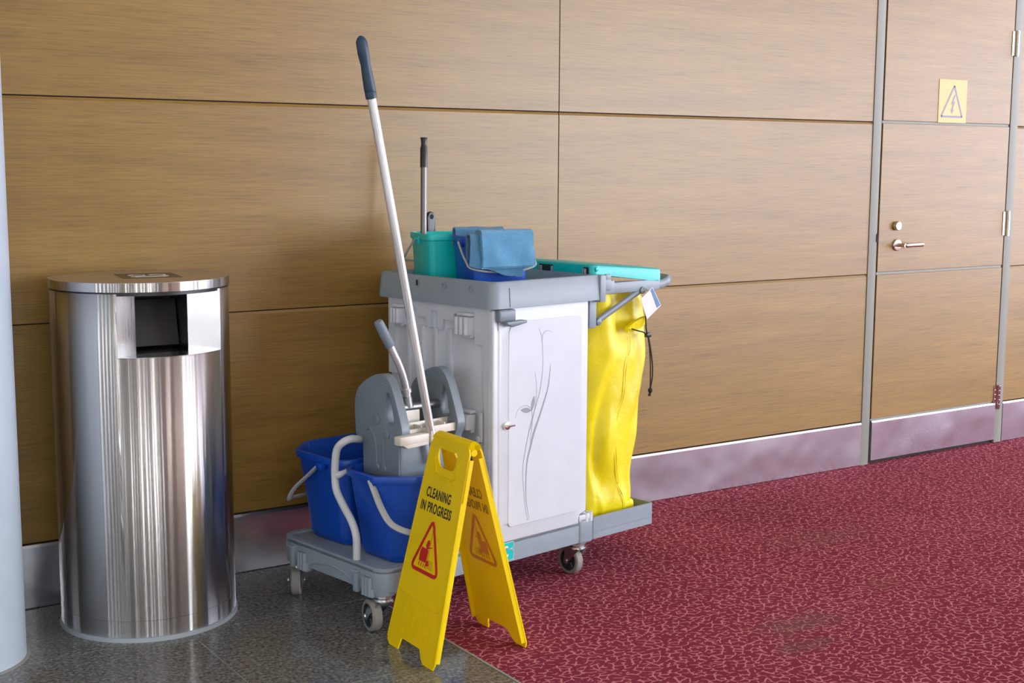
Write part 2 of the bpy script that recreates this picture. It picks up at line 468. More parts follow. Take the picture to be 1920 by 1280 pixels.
# ------------------------------------------------------------------ the room
XL, XR, YB, ZC = -6.0, 13.0, -9.0, 4.2
JX = 2.927
D0, D1 = 4.704, 5.607
ROWS = [0.207, 0.885, 1.567, 2.249, 2.93, 3.61, 4.19]
# floor: one slab under the granite tiles and the carpet
fl = thing('floor', 'grey granite tiles meeting a crimson carpet', 'floor'); fl['kind'] = 'structure'
del fl['category']
CE = 1.887
obj('floor_slab', MB().box((XL, YB, -0.25), (XR, 0.2, -0.02)), M['grout'], fl)
g = 0.0022
xs = [-6.52, -5.92, -5.32, -4.72, -4.12, -3.52, -2.92, -2.32, -1.72, -1.12, -0.52, 0.08, 0.68, 1.28, CE]
ys = [0.13 - 0.6 * k for k in range(17)]
mb = MB()
for i in range(len(xs) - 1):
    for j in range(len(ys) - 1):
        mb.box((max(xs[i], XL) + g, max(ys[j + 1], YB) + g, -0.03), (xs[i + 1] - g if i < len(xs) - 2 else xs[i + 1] - 0.005, ys[j] - g, 0.0))
obj('granite_tiles', mb, M['granite'], fl, smooth=0)
obj('tile_grout', MB().box((XL, YB, -0.03), (CE - 0.001, 0.13, -0.0012)), M['grout'], fl, smooth=0)
obj('carpet', MB().box((CE + 0.003, YB, -0.03), (XR, 0.13, 0.0)), M['carpet'], fl, smooth=0)
obj('carpet_edge_strip', MB().box((CE - 0.004, YB, -0.03), (CE + 0.003, 0.13, 0.0012)), M['grout'], fl, smooth=0)

# wall
wl = thing('wall_back', 'wall of horizontal oak veneer panels', 'wall'); wl['kind'] = 'structure'; del wl['category']
obj('backing', MB().box((XL, 0.012, 0), (XR, 0.2, ZC)), M['gap'], wl, smooth=0)
def panel(x0, x1, z0, z1, parent, dy=0.0, front=0.0):
    # veneer board with a chamfered top lip, 3 mm gap above
    mb = MB()
    c = 0.006
    pts = [(0.013 + dy, z0 + 0.0005), (front, z0 + 0.0005), (front, z1 - 0.013), (front + 0.0045, z1 - 0.0035), (0.013 + dy, z1 - 0.0035)]
    lo = [(x0, p[0], p[1]) for p in pts]; hi = [(x1, p[0], p[1]) for p in pts]
    mb.loft([lo, hi])
    return obj('wood_panel', mb, M['wood'], parent, smooth=0, origin=None)
for k in range(len(ROWS) - 1):
    for a, b in ((XL, JX - 0.0022), (JX + 0.0022, 4.643), (5.669, 7.2), (7.204, 8.9), (8.904, 10.6), (10.604, XR)):
        panel(a, b, ROWS[k], ROWS[k + 1], wl)
# aluminium trims beside the door
struct(obj('trim_1', MB().box((4.645, -0.004, 0), (4.697, 0.012, ZC), 0.001), M['frame']), 'grey metal trim left of the wood door')
struct(obj('trim_2', MB().box((5.611, -0.004, 0), (5.667, 0.012, ZC), 0.001), M['frame']), 'grey metal trim right of the wood door')
# baseboards (stainless with a folded top lip)
def kick(name, x0, x1, z0, z1, y=-0.006, parent=None):
    mb = MB()
    pts = [(0.012, z0), (y, z0), (y, z1 - 0.012), (y + 0.004, z1 - 0.004), (0.010, z1), (0.012, z1)]
    rings = []
    n = max(2, int((x1 - x0) / 0.12))
    for i in range(n + 1):
        x = x0 + (x1 - x0) * i / n
        rings.append([(x, p[0], p[1]) for p in pts])
    mb.loft(rings)
    return obj(name, mb, M['kick'], parent, smooth=0)
struct(kick('baseboard_left', XL, 4.643, 0.003, 0.205), 'stainless steel baseboard left of the door')
struct(kick('baseboard_right', 5.670, XR, 0.003, 0.205), 'stainless steel baseboard right of the door')

# door in the wall
dr = thing('door_1', 'flush oak veneer door with steel kickplate', 'door', T(D0, 0, 0)); dr['kind'] = 'structure'; del dr['category']
DT = 2.30
for k, (a, b) in enumerate(((0.205, 0.885), (0.885, 1.567), (1.567, 2.249), (2.249, 2.93), (2.93, 3.61), (3.61, 4.19))):
    mb = MB(); z0 = a + 0.006; z1 = b - 0.006
    mb.box((D0 + 0.003, -0.004, z0), (D1 - 0.003, 0.010, z1), 0.0015, 1)
    obj('door_panel', mb, M['wood'], dr, smooth=0)
obj('door_leaf', MB().box((D0 + 0.003, 0.002, 0.016), (D1 - 0.003, 0.0118, 4.19)), M['frame'], dr, smooth=0)
kick('kickplate', D0 + 0.004, D1 - 0.004, 0.018, 0.207, -0.010, dr)
obj('strike_plate', MB().box((4.692, -0.0075, 1.028), (4.7035, 0.003, 1.066)), M['gap'], dr, smooth=0)
# lever handle
mb = MB()
mb.lathe([(0.027, 0), (0.027, 0.006), (0.024, 0.010), (0.012, 0.012)], 32, (4.828, -0.004, 1.012), (0, -1, 0))
mb.cyl((4.828, -0.01, 1.012), (4.828, -0.058, 1.012), 0.0085)
mb.tube(smoothpath([(4.826, -0.050, 1.012), (4.840, -0.058, 1.012), (4.880, -0.060, 1.013), (4.945, -0.058, 1.014)], 5), [0.009] * 6 + [0.0095] * 6 + [0.010] * 4, 16, flat=(1.1, 0.8))
obj('door_handle', mb, M['nickel'], dr, label='satin nickel lever handle')
mb = MB()
mb.lathe([(0.021, 0), (0.021, 0.014), (0.018, 0.020), (0.0, 0.020)], 32, (4.818, -0.004, 1.100), (0, -1, 0))
mb.box((4.8165, -0.0255, 1.090), (4.8195, -0.0235, 1.104))
obj('lock_cylinder', mb, M['nickel'], dr)
for z0, z1 in ((0.175, 0.290), (1.037, 1.152), (1.900, 2.015)):
    mb = MB()
    n = 5
    for i in range(n):
        a = z0 + (z1 - z0) * i / n + 0.0008; b = z0 + (z1 - z0) * (i + 1) / n - 0.0008
        mb.cyl((5.620, -0.014, a), (5.620, -0.014, b), 0.0085, 16)
    mb.cyl((5.620, -0.014, z0 - 0.004), (5.620, -0.014, z1 + 0.004), 0.006, 12)
    mb.box((5.590, -0.0075, z0), (5.6195, -0.0055 , z1)); mb.box((5.6195, -0.0075, z0), (5.634, -0.0045, z1))
    obj('hinge', mb, M['chrome'] if z0 < 1 else M['nickel'], dr)
# high voltage sticker
sk = thing('warning_sticker', 'faded yellow high voltage triangle sticker on the wood door', 'sticker', T(5.174, -0.005, 1.67))
obj('label_sheet', MB().box((5.074, -0.0062, 1.572), (5.272, -0.0042, 1.770), 0.0003, 1), M['sticker'], sk)
def fs(u, v, h): return Vector((u, -0.0063 - h, v))
mb = MB()
A, B_, C_ = (5.094, 1.600), (5.243, 1.600), (5.180, 1.742)
tri = [A, B_, C_, A]
for p, q in zip(tri, tri[1:]): mb.ribbon([p, q], 0.010, fs)
bolt = [(5.182, 1.700), (5.160, 1.655), (5.172, 1.660), (5.164, 1.632), (5.158, 1.634), (5.170, 1.612), (5.182, 1.634), (5.175, 1.634), (5.190, 1.672), (5.177, 1.668), (5.192, 1.700)]
mb.loft([[fs(u, v, 0) for u, v in bolt], [fs(u, v, 0.0006) for u, v in bolt]])
obj('warning_print', mb, M['stickerink'], sk, smooth=0)

# column at the left edge
mb = MB()
mb.lathe([(0.180, 0.0), (0.180, ZC)], 96, (0.665, -0.335, 0))
cl = struct(obj('column', mb, M['column']), 'round pale blue grey column left of the bin')
mb = MB(); mb.lathe([(0.190, 0.0), (0.190, 0.002), (0.181, 0.003)], 96, (0.665, -0.335, 0)); obj('floor_sealant', mb, M['grout'], cl)

# rest of the hall (behind and beside the camera)
struct(obj('ceiling', MB().box((XL, YB, ZC), (XR, 0.2, ZC + 0.1)), M['ceiling'], smooth=0))
mb = MB()
mb.box((XL - 0.1, YB, 0), (XL, 0.2, 0.25)); mb.box((XL - 0.1, YB, 3.6), (XL, 0.2, ZC)); mb.box((XL - 0.1, -0.6, 0.25), (XL, 0.2, 3.6))
for k in range(12):
    y = -0.6 - 0.75 * k
    mb.box((XL - 0.1, y - 0.50, 0.25), (XL, y, 3.6))
struct(obj('wall_left', mb, M['hallwall'], smooth=0))
mb = MB()
mb.box((XL, YB - 0.15, 0), (XR, YB, 0.25)); mb.box((XL, YB - 0.15, 3.6), (XR, YB, ZC))
x = XL
for w_, g_ in ((0.4, 0.10), (0.30, 0.10), (0.12, 0.28), (0.3, 0.05), (0.12, 0.16), (0.3, 0.07), (0.22, 0.12), (0.35, 0.05), (0.10, 0.10), (0.3, 0.30), (0.25, 0.05), (0.12, 0.05), (0.3, 0.2), (0.3, 0.06), (0.12, 0.14), (0.35, 0.05), (0.25, 0.22), (0.3, 0.1), (0.4, 0.04), (0.2, 0.05), (0.5, 0.08), (0.9, 0.05), (0.3, 0.05), (0.8, 0.05), (0.9, 0.05), (1.3, 0.06), (0.4, 0.05)):
    mb.box((x, YB - 0.15, 0.25), (x + w_, YB, 3.6)); x += w_ + g_
while x < XR:
    mb.box((x, YB - 0.15, 0.25), (x + 0.12, YB, 3.6)); x += 1.4
struct(obj('wall_front', mb, M['hallwall'], smooth=0))
mb = MB()
mb.box((XR, YB, 0), (XR + 0.15, 0.2, 0.15)); mb.box((XR, YB, 3.7), (XR + 0.15, 0.2, ZC))
for k in range(7):
    y = -8.9 + k * 1.45
    mb.box((XR, y - 0.06, 0.15), (XR + 0.15, y + 0.06, 3.7))
struct(obj('wall_right', mb, M['mullion'], smooth=0))

# ------------------------------------------------------------------ litter bin
BX, BY, BR = 1.24, -0.235, 0.258
def bin_outline(r, back, n=72, yc=BY):
    pts = []
    for i in range(n + 1):
        a = R(180 + 180 * i / n); pts.append((BX + r * math.cos(a), BY + r * math.sin(a)))
    for i in range(1, 24):
        a = PI * i / 24
        pts.append((BX + r * math.cos(a), BY + back * math.sin(a) ** 0.85))
    return pts
bn = thing('litter_bin', 'tall brushed stainless steel bin with a square opening near the top', 'bin', T(BX, BY, 0))
CU0, CU1, ZS, ZT = 238.0, 312.5, 0.826, 1.006
full = bin_outline(BR, 0.205)
mb = MB()
mb.prism(full, 0.012, ZS, cap=False)
# the upper band, open between the two cut angles
idx0 = round((CU0 - 180) / 2.5); idx1 = round((CU1 - 180) / 2.5)
ring = full[idx1:] + full[:idx0 + 1]
mb.loft([[(x, y, ZS) for x, y in ring], [(x, y, ZT) for x, y in ring]], closed=False)
bmesh.ops.remove_doubles(mb.bm, verts=mb.bm.verts, dist=0.0002)
body = obj('bin_body', mb, M['bin'], bn, smooth=60)
sm = body.modifiers.new('thickness', 'SOLIDIFY'); sm.thickness = 0.002; sm.offset = -1
L0 = full[idx0]; R0 = full[idx1]; L1 = (1.172, -0.395); R1 = (1.325, -0.400)
for p, q in ((L0, L1), (R1, R0)):
    mb = MB(); mb.loft([[(p[0], p[1], ZS), (q[0], q[1], ZS)], [(p[0], p[1], ZT), (q[0], q[1], ZT)]], closed=False)
    wings = obj('opening_wing', mb, M['bintop'] if p is L0 else M['wing'], bn, smooth=0)  # left wing takes the darker lid steel to paint in its dark reflection
    wm = wings.modifiers.new('thickness', 'SOLIDIFY'); wm.thickness = 0.0015; wm.offset = 0
sh = full[idx0:idx1 + 1] + [R1, L1]
mb = MB(); mb.prism(sh, ZS - 0.002, ZS + 0.0006)
obj('opening_shelf', mb, M['wing'], bn, smooth=0)
# dark chute behind the hole
mb = MB()
d_ = Vector((R1[0] - L1[0], R1[1] - L1[1])).normalized(); nb = Vector((-d_.y, d_.x))
z0, z1 = ZS + 0.001, ZT
q = [Vector(L1), Vector(R1), Vector(R1) + nb * 0.16, Vector(L1) + nb * 0.16]
mb.loft([[(q[3].x, q[3].y, z0), (q[0].x, q[0].y, z0), (q[1].x, q[1].y, z0), (q[2].x, q[2].y, z0)], [(q[3].x, q[3].y, z1), (q[0].x, q[0].y, z1), (q[1].x, q[1].y, z1), (q[2].x, q[2].y, z1)]], closed=False)
bmesh.ops.delete(mb.bm, geom=[f for f in mb.bm.faces if abs((f.calc_center_median() - Vector(((q[0].x + q[1].x) / 2, (q[0].y + q[1].y) / 2, (z0 + z1) / 2))).length) < 0.01], context='FACES')
mb.poly([(q[3].x, q[3].y, z0), (q[2].x, q[2].y, z0), (q[2].x, q[2].y, z1), (q[3].x, q[3].y, z1)])
mb.poly([(p.x, p.y, z0) for p in q]); mb.poly([(p.x, p.y, z1 - 0.004) for p in q])
fl0 = Vector(L1) + nb * 0.075 + d_ * 0.004; fl1 = Vector(R1) + nb * 0.075 - d_ * 0.004
# hinged flap leaning inwards
mb.loft([[(fl0.x, fl0.y, z0 + 0.01), (fl1.x, fl1.y, z0 + 0.01)], [(fl0.x + nb.x * 0.03, fl0.y + nb.y * 0.03, z1 - 0.035), (fl1.x + nb.x * 0.03, fl1.y + nb.y * 0.03, z1 - 0.035)]], closed=False)
obj('dark_chute', mb, M['dark'], bn, smooth=0, label='black inner chute behind the opening')
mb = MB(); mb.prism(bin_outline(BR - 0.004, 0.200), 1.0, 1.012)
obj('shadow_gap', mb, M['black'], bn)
mb = MB(); mb.prism(bin_outline(BR + 0.003, 0.209), 1.011, 1.036, 0.0012, 2)
lid = obj('bin_lid', mb, M['bin'], bn, smooth=30)
mb = MB(); mb.prism(bin_outline(BR + 0.0015, 0.2075), 1.0352, 1.0366)
lt = obj('lid_top', mb, M['bintop'], lid, smooth=0)
mb = MB(); mb.prism(bin_outline(BR + 0.005, 0.209), 0.0, 0.013, 0.003, 2)
obj('base_ring', mb, M['bintrim'], bn)
# seams
mb = MB()
ol = bin_outline(BR + 0.0003, 0.2053)
mb.prism(ol, 0.062, 0.0628, cap=False)
obj('plinth_seam', mb, M['decal'], bn)
mb = MB(); a = R(188.5); p = Vector((BX + BR * math.cos(a), BY + BR * math.sin(a)))
mb.box((p.x - 0.0006, p.y - 0.0015, 0.064), (p.x + 0.0008, p.y + 0.0015, 1.004), rot=R(8), piv=(p.x, p.y, 0.5))
obj('door_seam', mb, M['black'], bn)
# decal on the lid: a dark square with a pale cup-and-litter mark
dm = Matrix.Translation((1.262, -0.245, 1.0367)) @ Matrix.Rotation(R(-8), 4, 'Z')
mb = MB(); mb.box((-0.085, -0.085, 0), (0.085, 0.085, 0.0008), rot=R(0)); mb.xform(dm)
dc = obj('lid_decal', mb, M['decal'], bn, smooth=0)
mb = MB()
fd = lambda u, v, h: dm @ Vector((u, v, 0.0008 + h))
mb.ribbon(arc(-0.03, 0.01, 0.024, 20, 330, 20), 0.007, fd)
mb.ribbon(arc(0.03, 0.01, 0.024, 20, 330, 20), 0.007, fd)
mb.ribbon([(-0.055, -0.035), (-0.02, -0.030), (0.01, -0.038), (0.055, -0.033)], 0.008, fd)
mb.ribbon([(-0.045, -0.050), (0.05, -0.050)], 0.006, fd)
obj('decal_mark', mb, M['white_print'], dc, smooth=0)

# ------------------------------------------------------------------ cleaning cart
CT = T(2.60737, -0.66538, 0) @ Matrix.Rotation(R(9.5), 4, 'Z')     # cart frame: x to the right, y to the wall
ct = thing('cleaning_cart', 'grey and white janitor cart with turquoise lid parked by the wood wall', 'cart', CT)
def cobj(name, mb, mat, parent=None, **k): return obj(name, mb, mat, parent or ct, frame=CT, **k)
# base: tray with lip, corner bosses
mb = MB()
base = rrect(-0.88, 0.0, 0.0, 0.53, (0.045, 0.02, 0.02, 0.045), 6)
mb.prism(base, 0.125, 0.193, 0.004, 2)
inner = rrect(-0.862, 0.018, -0.018, 0.512, 0.03, 6)
outer = base
def ringloft(mb, outer, inner, z0, z1, ztop_in=None):
    """a lip: outer wall, flat top, inner wall"""
    r0 = [(x, y, z0) for x, y in outer]; r1 = [(x, y, z1) for x, y in outer]
    r2 = [(x, y, z1) for x, y in inner]; r3 = [(x, y, z0) for x, y in inner]
    mb.loft([r0, r1, r2, r3], loop=True); return mb
ringloft(mb, outer, inner, 0.184, 0.200)
bmesh.ops.remove_doubles(mb.bm, verts=mb.bm.verts, dist=0.00005)
# corner sockets under the base
for x, y in ((-0.842, 0.038), (-0.842, 0.492), (-0.035, 0.038), (-0.035, 0.492)):
    mb.lathe([(0.030, 0.113), (0.033, 0.116), (0.034, 0.128)], 24, (x, y, 0))
cobj('base', mb, M['grey'])
# details on the left end of the base
for y in (0.455, 0.118):
    mb = MB()
    mb.box((-0.893, y - 0.010, 0.112), (-0.872, y + 0.010, 0.178), 0.003)
    mb.box((-0.898, y - 0.013, 0.172), (-0.872, y + 0.013, 0.179), 0.002)
    cobj('end_post', mb, M['grey'])
for y in (0.405, 0.068):
    mb = MB()
    for k in range(3):
        mb.cyl((-0.884, y - 0.014 + 0.014 * k, 0.112), (-0.884, y - 0.014 + 0.014 * k, 0.168), 0.009, 12)
    mb.box((-0.888, y - 0.026, 0.108), (-0.865, y + 0.024, 0.135), 0.004)
    cobj('end_bracket', mb, M['grey'])
mb = MB()
pth = [(-0.881, 0.37 - 0.235 * t, 0.133 + 0.026 * math.sin(PI * t) ** 0.7) for t in [i / 16 for i in range(17)]]
mb.tube(pth, 0.0035, 8)
cobj('arched_rib', mb, M['grey'])
# side tray at the right end
mb = MB()
tr_o = rrect(0.003, 0.0, 0.306, 0.53, 0.006, 3); tr_i = rrect(0.012, 0.006, 0.300, 0.524, 0.004, 3)
mb.prism(tr_o, 0.125, 0.150); ringloft(mb, tr_o, tr_i, 0.149, 0.200)
cobj('side_tray', mb, M['grey'])
mb = MB()
mb.box((-0.066, -0.004, 0.118), (0.003, 0.06, 0.212), 0.010, 3)
cobj('corner_post', mb, M['grey'])

# cabinet body (white): carcass with a raised stepped relief on the left end
mb = MB()
mb.box((-0.444, 0.012, 0.188), (-0.02, 0.515, 0.935), 0.004)
cab = cobj('cabinet', mb, M['white'])
def yz(u, v, h): return Vector((-0.444 - h, u, v))
prof = [(0.515, 0.935), (0.515, 0.680), (0.480, 0.680), (0.480, 0.852), (0.430, 0.846), (0.430, 0.884), (0.404, 0.884), (0.404, 0.906), (0.373, 0.906), (0.373, 0.884),
        (0.330, 0.882), (0.318, 0.882), (0.314, 0.850), (0.293, 0.850), (0.293, 0.906), (0.261, 0.906), (0.261, 0.848), (0.238, 0.848), (0.232, 0.881), (0.181, 0.881), (0.178, 0.905),
        (0.147, 0.905), (0.147, 0.840), (0.080, 0.840), (0.080, 0.818), (0.044, 0.818), (0.036, 0.600), (0.036, 0.215), (0.012, 0.215), (0.012, 0.935)]
mb = MB()
lo = [yz(u, v, -0.002) for u, v in prof]; hi = [yz(u, v, 0.010) for u, v in prof]
mb.loft([lo, hi])
# vertical ribs below, rounded
for y, w_ in ((0.340, 0.012), (0.275, 0.010), (0.205, 0.012), (0.412, 0.012)):
    mb.box((-0.452, y - w_, 0.24), (-0.440, y + w_, 0.852), 0.004)
mb.box((-0.456, 0.012, 0.19), (-0.442, 0.515, 0.235), 0.004)
obj('relief_panel', mb, M['white'], cab, frame=CT)
def clip(y0, y1, z0, z1):
    mb = MB()
    mb.box((-0.478, y0, z0), (-0.450, y1, z1 - 0.012), 0.004)
    n = 3; w_ = (y1 - y0) / n
    for k in range(n):
        mb.cyl((-0.478, y0 + w_ * (k + 0.5), z0 + 0.002), (-0.478, y0 + w_ * (k + 0.5), z1 - 0.013), w_ * 0.47, 12)
    mb.box((-0.474, y0 - 0.002, z1 - 0.010), (-0.450, y1 - 0.004, z1), 0.002)
    mb.box((-0.466, y0 + 0.004, z0 - 0.010), (-0.450, y1 - 0.01, z0 + 0.004), 0.002)
    obj('clip_holder', mb, M['white'], cab, frame=CT)
clip(0.082, 0.146, 0.845, 0.914); clip(0.078, 0.143, 0.548, 0.610); clip(0.428, 0.474, 0.852, 0.914)
mb = MB(); mb.lathe([(0.012, 0), (0.010, 0.006), (0.0, 0.008)], 16, (-0.454, 0.062, 0.520), (-1, 0, 0)); mb.box((-0.458, 0.045, 0.512), (-0.446, 0.060, 0.606), 0.003)
obj('rest_peg', mb, M['white'], cab, frame=CT)

# front: white frame strips and the big door
mb = MB()
dpoly = [(-0.428, 0.192), (-0.068, 0.192), (-0.068, 0.228), (-0.033, 0.228), (-0.033, 0.932), (-0.428, 0.932)]
mxz = Matrix(((1, 0, 0, 0), (0, 0, -1, 0.013), (0, 1, 0, 0), (0, 0, 0, 1)))      # (x, z, h) -> (x, 0.013 - h, z)
mb.prism(dpoly, 0.0, 0.015, 0.004, 3, mat=mxz)
door = cobj('cabinet_door', mb, M['white'])
pp = rrect(-0.380, 0.250, -0.077, 0.879, (0.014, 0.014, 0.016, 0.040), 6)
def growp(poly, d):
    X = sum(p[0] for p in poly) / len(poly); Y = sum(p[1] for p in poly) / len(poly)
    return [(p[0] + math.copysign(d, p[0] - X), p[1] + math.copysign(d, p[1] - Y)) for p in poly]
mb = MB()
mb.loft([[(x - (0.052 * (1 - (h - 0.012) / 0.0078) if x < -0.23 else 0), 0.013 - h, z) for x, z in growp(pp, g_)] for g_, h in ((0.004, 0.012), (0.004, 0.0148), (0.0015, 0.0156), (-0.002, 0.0182), (-0.005, 0.0194), (-0.009, 0.0198))])
obj('raised_panel', mb, M['white'], door, frame=CT)
mb = MB()
mb.box((-0.452, -0.002, 0.20), (-0.430, 0.03, 0.928), 0.006, 3)
cobj('corner_strip', mb, M['white'])
# bumper under the latch, hinge block, keyhole, latch handle
mb = MB()
mb.box((-0.443, -0.022, 0.892), (-0.372, 0.004, 0.930), 0.007, 3)
mb.prism([(-0.425, 0.893), (-0.335, 0.893), (-0.335, 0.885), (-0.395, 0.876), (-0.415, 0.886)], 0.0, 0.035, 0.002, 2, mat=Matrix(((1, 0, 0, 0), (0, 0, -1, 0.004), (0, 1, 0, 0), (0, 0, 0, 1))))
obj('door_latch', mb, M['grey2'], door, frame=CT, label='dark grey plastic latch')
mb = MB()
mb.lathe([(0.013, 0), (0.012, 0.010), (0.0, 0.012)], 20, (-0.398, -0.002, 0.566), (0, -1, 0))
mb.tube([(-0.405, -0.016, 0.566), (-0.372, -0.017, 0.566)], [0.005, 0.003], 10)
obj('door_lock', mb, M['chrome'], door, frame=CT, label='small chrome turn knob')
mb = MB()
for k in range(2): mb.cyl((-0.030 + 0.020 * k, 0.006, 0.192), (-0.030 + 0.020 * k, 0.006, 0.222), 0.0125, 16)
mb.box((-0.066, -0.004, 0.196), (-0.005, 0.015, 0.219), 0.003)
obj('door_hinge', mb, M['white'], door, frame=CT)
# grey plant print on the door
fv = lambda u, v, h: Vector((u, -0.0069 - h, v))
def vine(pts, w0, w1, w2):
    P = smoothpath([(a, b, 0) for a, b in pts], 8); n = len(P)
    ws = [w0 + (w1 - w0) * (i / (n - 1)) * 2 if i < (n - 1) / 2 else w1 + (w2 - w1) * (i / (n - 1) * 2 - 1) for i in range(n)]
    mbv.ribbon([(p.x, p.y) for p in P], ws, fv, 0.0004)
mbv = MB()
vine([(-0.262, 0.859), (-0.249, 0.827), (-0.243, 0.746), (-0.254, 0.667), (-0.276, 0.606), (-0.297, 0.552), (-0.318, 0.475), (-0.328, 0.412), (-0.319, 0.309), (-0.305, 0.247)], 0.0007, 0.003, 0.0007)
vine([(-0.205, 0.843), (-0.223, 0.849), (-0.242, 0.842), (-0.249, 0.815)], 0.0006, 0.002, 0.0016)
vine([(-0.210, 0.740), (-0.212, 0.715), (-0.221, 0.664), (-0.253, 0.587), (-0.280, 0.530), (-0.297, 0.480), (-0.311, 0.429), (-0.314, 0.328), (-0.299, 0.250)], 0.0008, 0.0085, 0.0007)
vine([(-0.362, 0.585), (-0.350, 0.610), (-0.325, 0.620), (-0.305, 0.616), (-0.292, 0.602), (-0.288, 0.560), (-0.298, 0.500)], 0.0006, 0.002, 0.0010)
vine([(-0.279, 0.724), (-0.272, 0.690), (-0.270, 0.655), (-0.276, 0.612), (-0.296, 0.540)], 0.0005, 0.0014, 0.0008)
leaf = lambda x0, y0, x1, y1, w: ([(x0 + (x1 - x0) * t, y0 + (y1 - y0) * t) for t in [i / 10 for i in range(11)]], [w * math.sin(PI * min(max(t, 0.02), 0.98)) ** 0.8 for t in [i / 10 for i in range(11)]])
for a in ((-0.338, 0.608, -0.293, 0.601, 0.017), (-0.280, 0.646, -0.291, 0.600, 0.014)):
    p_, w_ = leaf(*a); mbv.ribbon(p_, w_, fv, 0.0005)
obj('plant_print', mbv, M['vine'], door, frame=CT, smooth=0)
# turquoise label on the base front
mb = MB(); mb.box((-0.425, -0.0012, 0.130), (-0.360, 0.001, 0.190), 0.0003, 1)
lb = cobj('turquoise_label', mb, M['teal'])
fb = lambda u, v, h: Vector((u, -0.0013 - h, v))
mb = text_mb('IC', fb, 1, -0.4010, 0.160, 1, 0.035, width=0.034, height=0.040)
obj('label_letters', mb, M['card'], lb, frame=CT, smooth=0)
mb = text_mb('LINE', fb, 1, -0.3720, 0.166, 1, 0.02, width=0.013, height=0.008)
obj('small_letters', mb, M['card'], lb, frame=CT, smooth=0)
mb = MB()
for a, b in (((-0.424, 0.131), (-0.361, 0.131)), ((-0.361, 0.131), (-0.361, 0.189)), ((-0.361, 0.189), (-0.424, 0.189))): mb.ribbon([a, b], 0.0014, fb)
obj('label_border', mb, M['card'], lb, frame=CT, smooth=0)

# top rim tray
mb = MB()
ro = rrect(-0.468, -0.016, 0.012, 0.570, (0.035, 0.008, 0.012, 0.035), 6)
rot_ = rrect(-0.462, -0.011, 0.010, 0.565, (0.035, 0.008, 0.012, 0.035), 6)
ri = rrect(-0.440, 0.012, -0.008, 0.543, (0.028, 0.012, 0.012, 0.028), 6)
ri2 = rrect(-0.434, 0.018, -0.014, 0.537, (0.028, 0.012, 0.012, 0.028), 6)
rings = [[(x, y, z) for x, y in p_] for p_, z in ((ro, 0.932), (ro, 0.940), (rot_, 1.008), (rrect(-0.457, -0.007, 0.006, 0.561, (0.033, 0.008, 0.012, 0.033), 6), 1.014),
                                                (ri, 1.014), (rrect(-0.437, 0.015, -0.011, 0.540, (0.028, 0.012, 0.012, 0.028), 6), 1.009), (ri2, 0.955), (rrect(-0.42, 0.03, -0.03, 0.52, 0.02, 6), 0.953))]
mb.loft(rings, cap=(True, True))
rim = cobj('rim_tray', mb, M['grey'])
for y in (0.345, 0.215, 0.085):
    mb = MB()
    mb.tube([(-0.4655, y + 0.009 * math.cos(t), 0.990 + 0.009 * math.sin(t)) for t in [2 * PI * i / 16 for i in range(16)]], 0.0016, 6, closed=True)
    obj('embossed_mark', mb, M['grey'], rim, frame=CT)
mb = MB(); mb.box((-0.4690, 0.3455, 0.982), (-0.464, 0.3515, 1.001), 0.001, 1)
obj('peg_slot', mb, M['black'], rim, frame=CT)
mb = MB(); mb.box((-0.3948, -0.0163, 0.936), (-0.3938, -0.012, 0.995), rot=Matrix.Rotation(R(-4), 3, 'X'))
obj('moulding_seam', mb, M['grey2'], rim, frame=CT)
mb = MB(); mb.box((0.004, -0.020, 0.925), (0.030, 0.030, 1.013), 0.003)
cobj('rim_bracket', mb, M['grey'], label='light grey corner bracket')
# upright plate for the fold-out frame
for y in (0.006, 0.500):
    mb = MB(); mb.box((-0.018, y, 0.838), (0.014, y + 0.014, 0.940), 0.003)
    cobj('mounting_plate', mb, M['grey'])
# hinge bracket + push handle frame
mb = MB()
mb.box((0.030, 0.010, 0.945), (0.105, 0.030, 0.990), 0.004); mb.box((0.045, 0.004, 0.958), (0.082, 0.02, 0.998), 0.004)
mb.box((0.055, 0.004, 0.992), (0.080, 0.030, 1.012), 0.002)
mb.box((0.085, 0.012, 0.944), (0.335, 0.024, 0.982), 0.004); mb.box((0.085, 0.512, 0.944), (0.335, 0.524, 0.982), 0.004)
for y in (0.030, 0.505):
    mb.tube(smoothpath([(0.03, y, 0.970), (0.10, y, 0.968), (0.24, y, 0.963), (0.32, y, 0.960), (0.368, y, 0.962), (0.398, y, 0.972), (0.410, y + (0.012 if y < 0.2 else -0.012), 0.978)], 5), [0.017] * 16 + [0.015] * 10 + [0.012] * 5, 14, flat=(1.0, 0.55))
mb.tube([(0.410, 0.035, 0.978), (0.414, 0.06, 0.980), (0.414, 0.475, 0.980), (0.410, 0.50, 0.978)], 0.012, 14)
mb.tube([(0.10, 0.03, 0.966), (0.10, 0.505, 0.966)], 0.010, 10)
cobj('handle_frame', mb, M['grey'])
for y in (0.020, 0.515):
    mb = MB()
    mb.tube([(0.022, y, 0.853), (0.245, y, 0.948)], 0.011, 12, flat=(1, 0.6))
    mb.lathe([(0.013, 0), (0.011, 0.008), (0.0, 0.011)], 16, (0.028, y - 0.006, 0.856), (0, -1, 0))
    mb.lathe([(0.013, 0), (0.011, 0.008), (0.0, 0.011)], 16, (0.243, y - 0.006, 0.948), (0, -1, 0))
    cobj('support_strut', mb, M['grey2'])
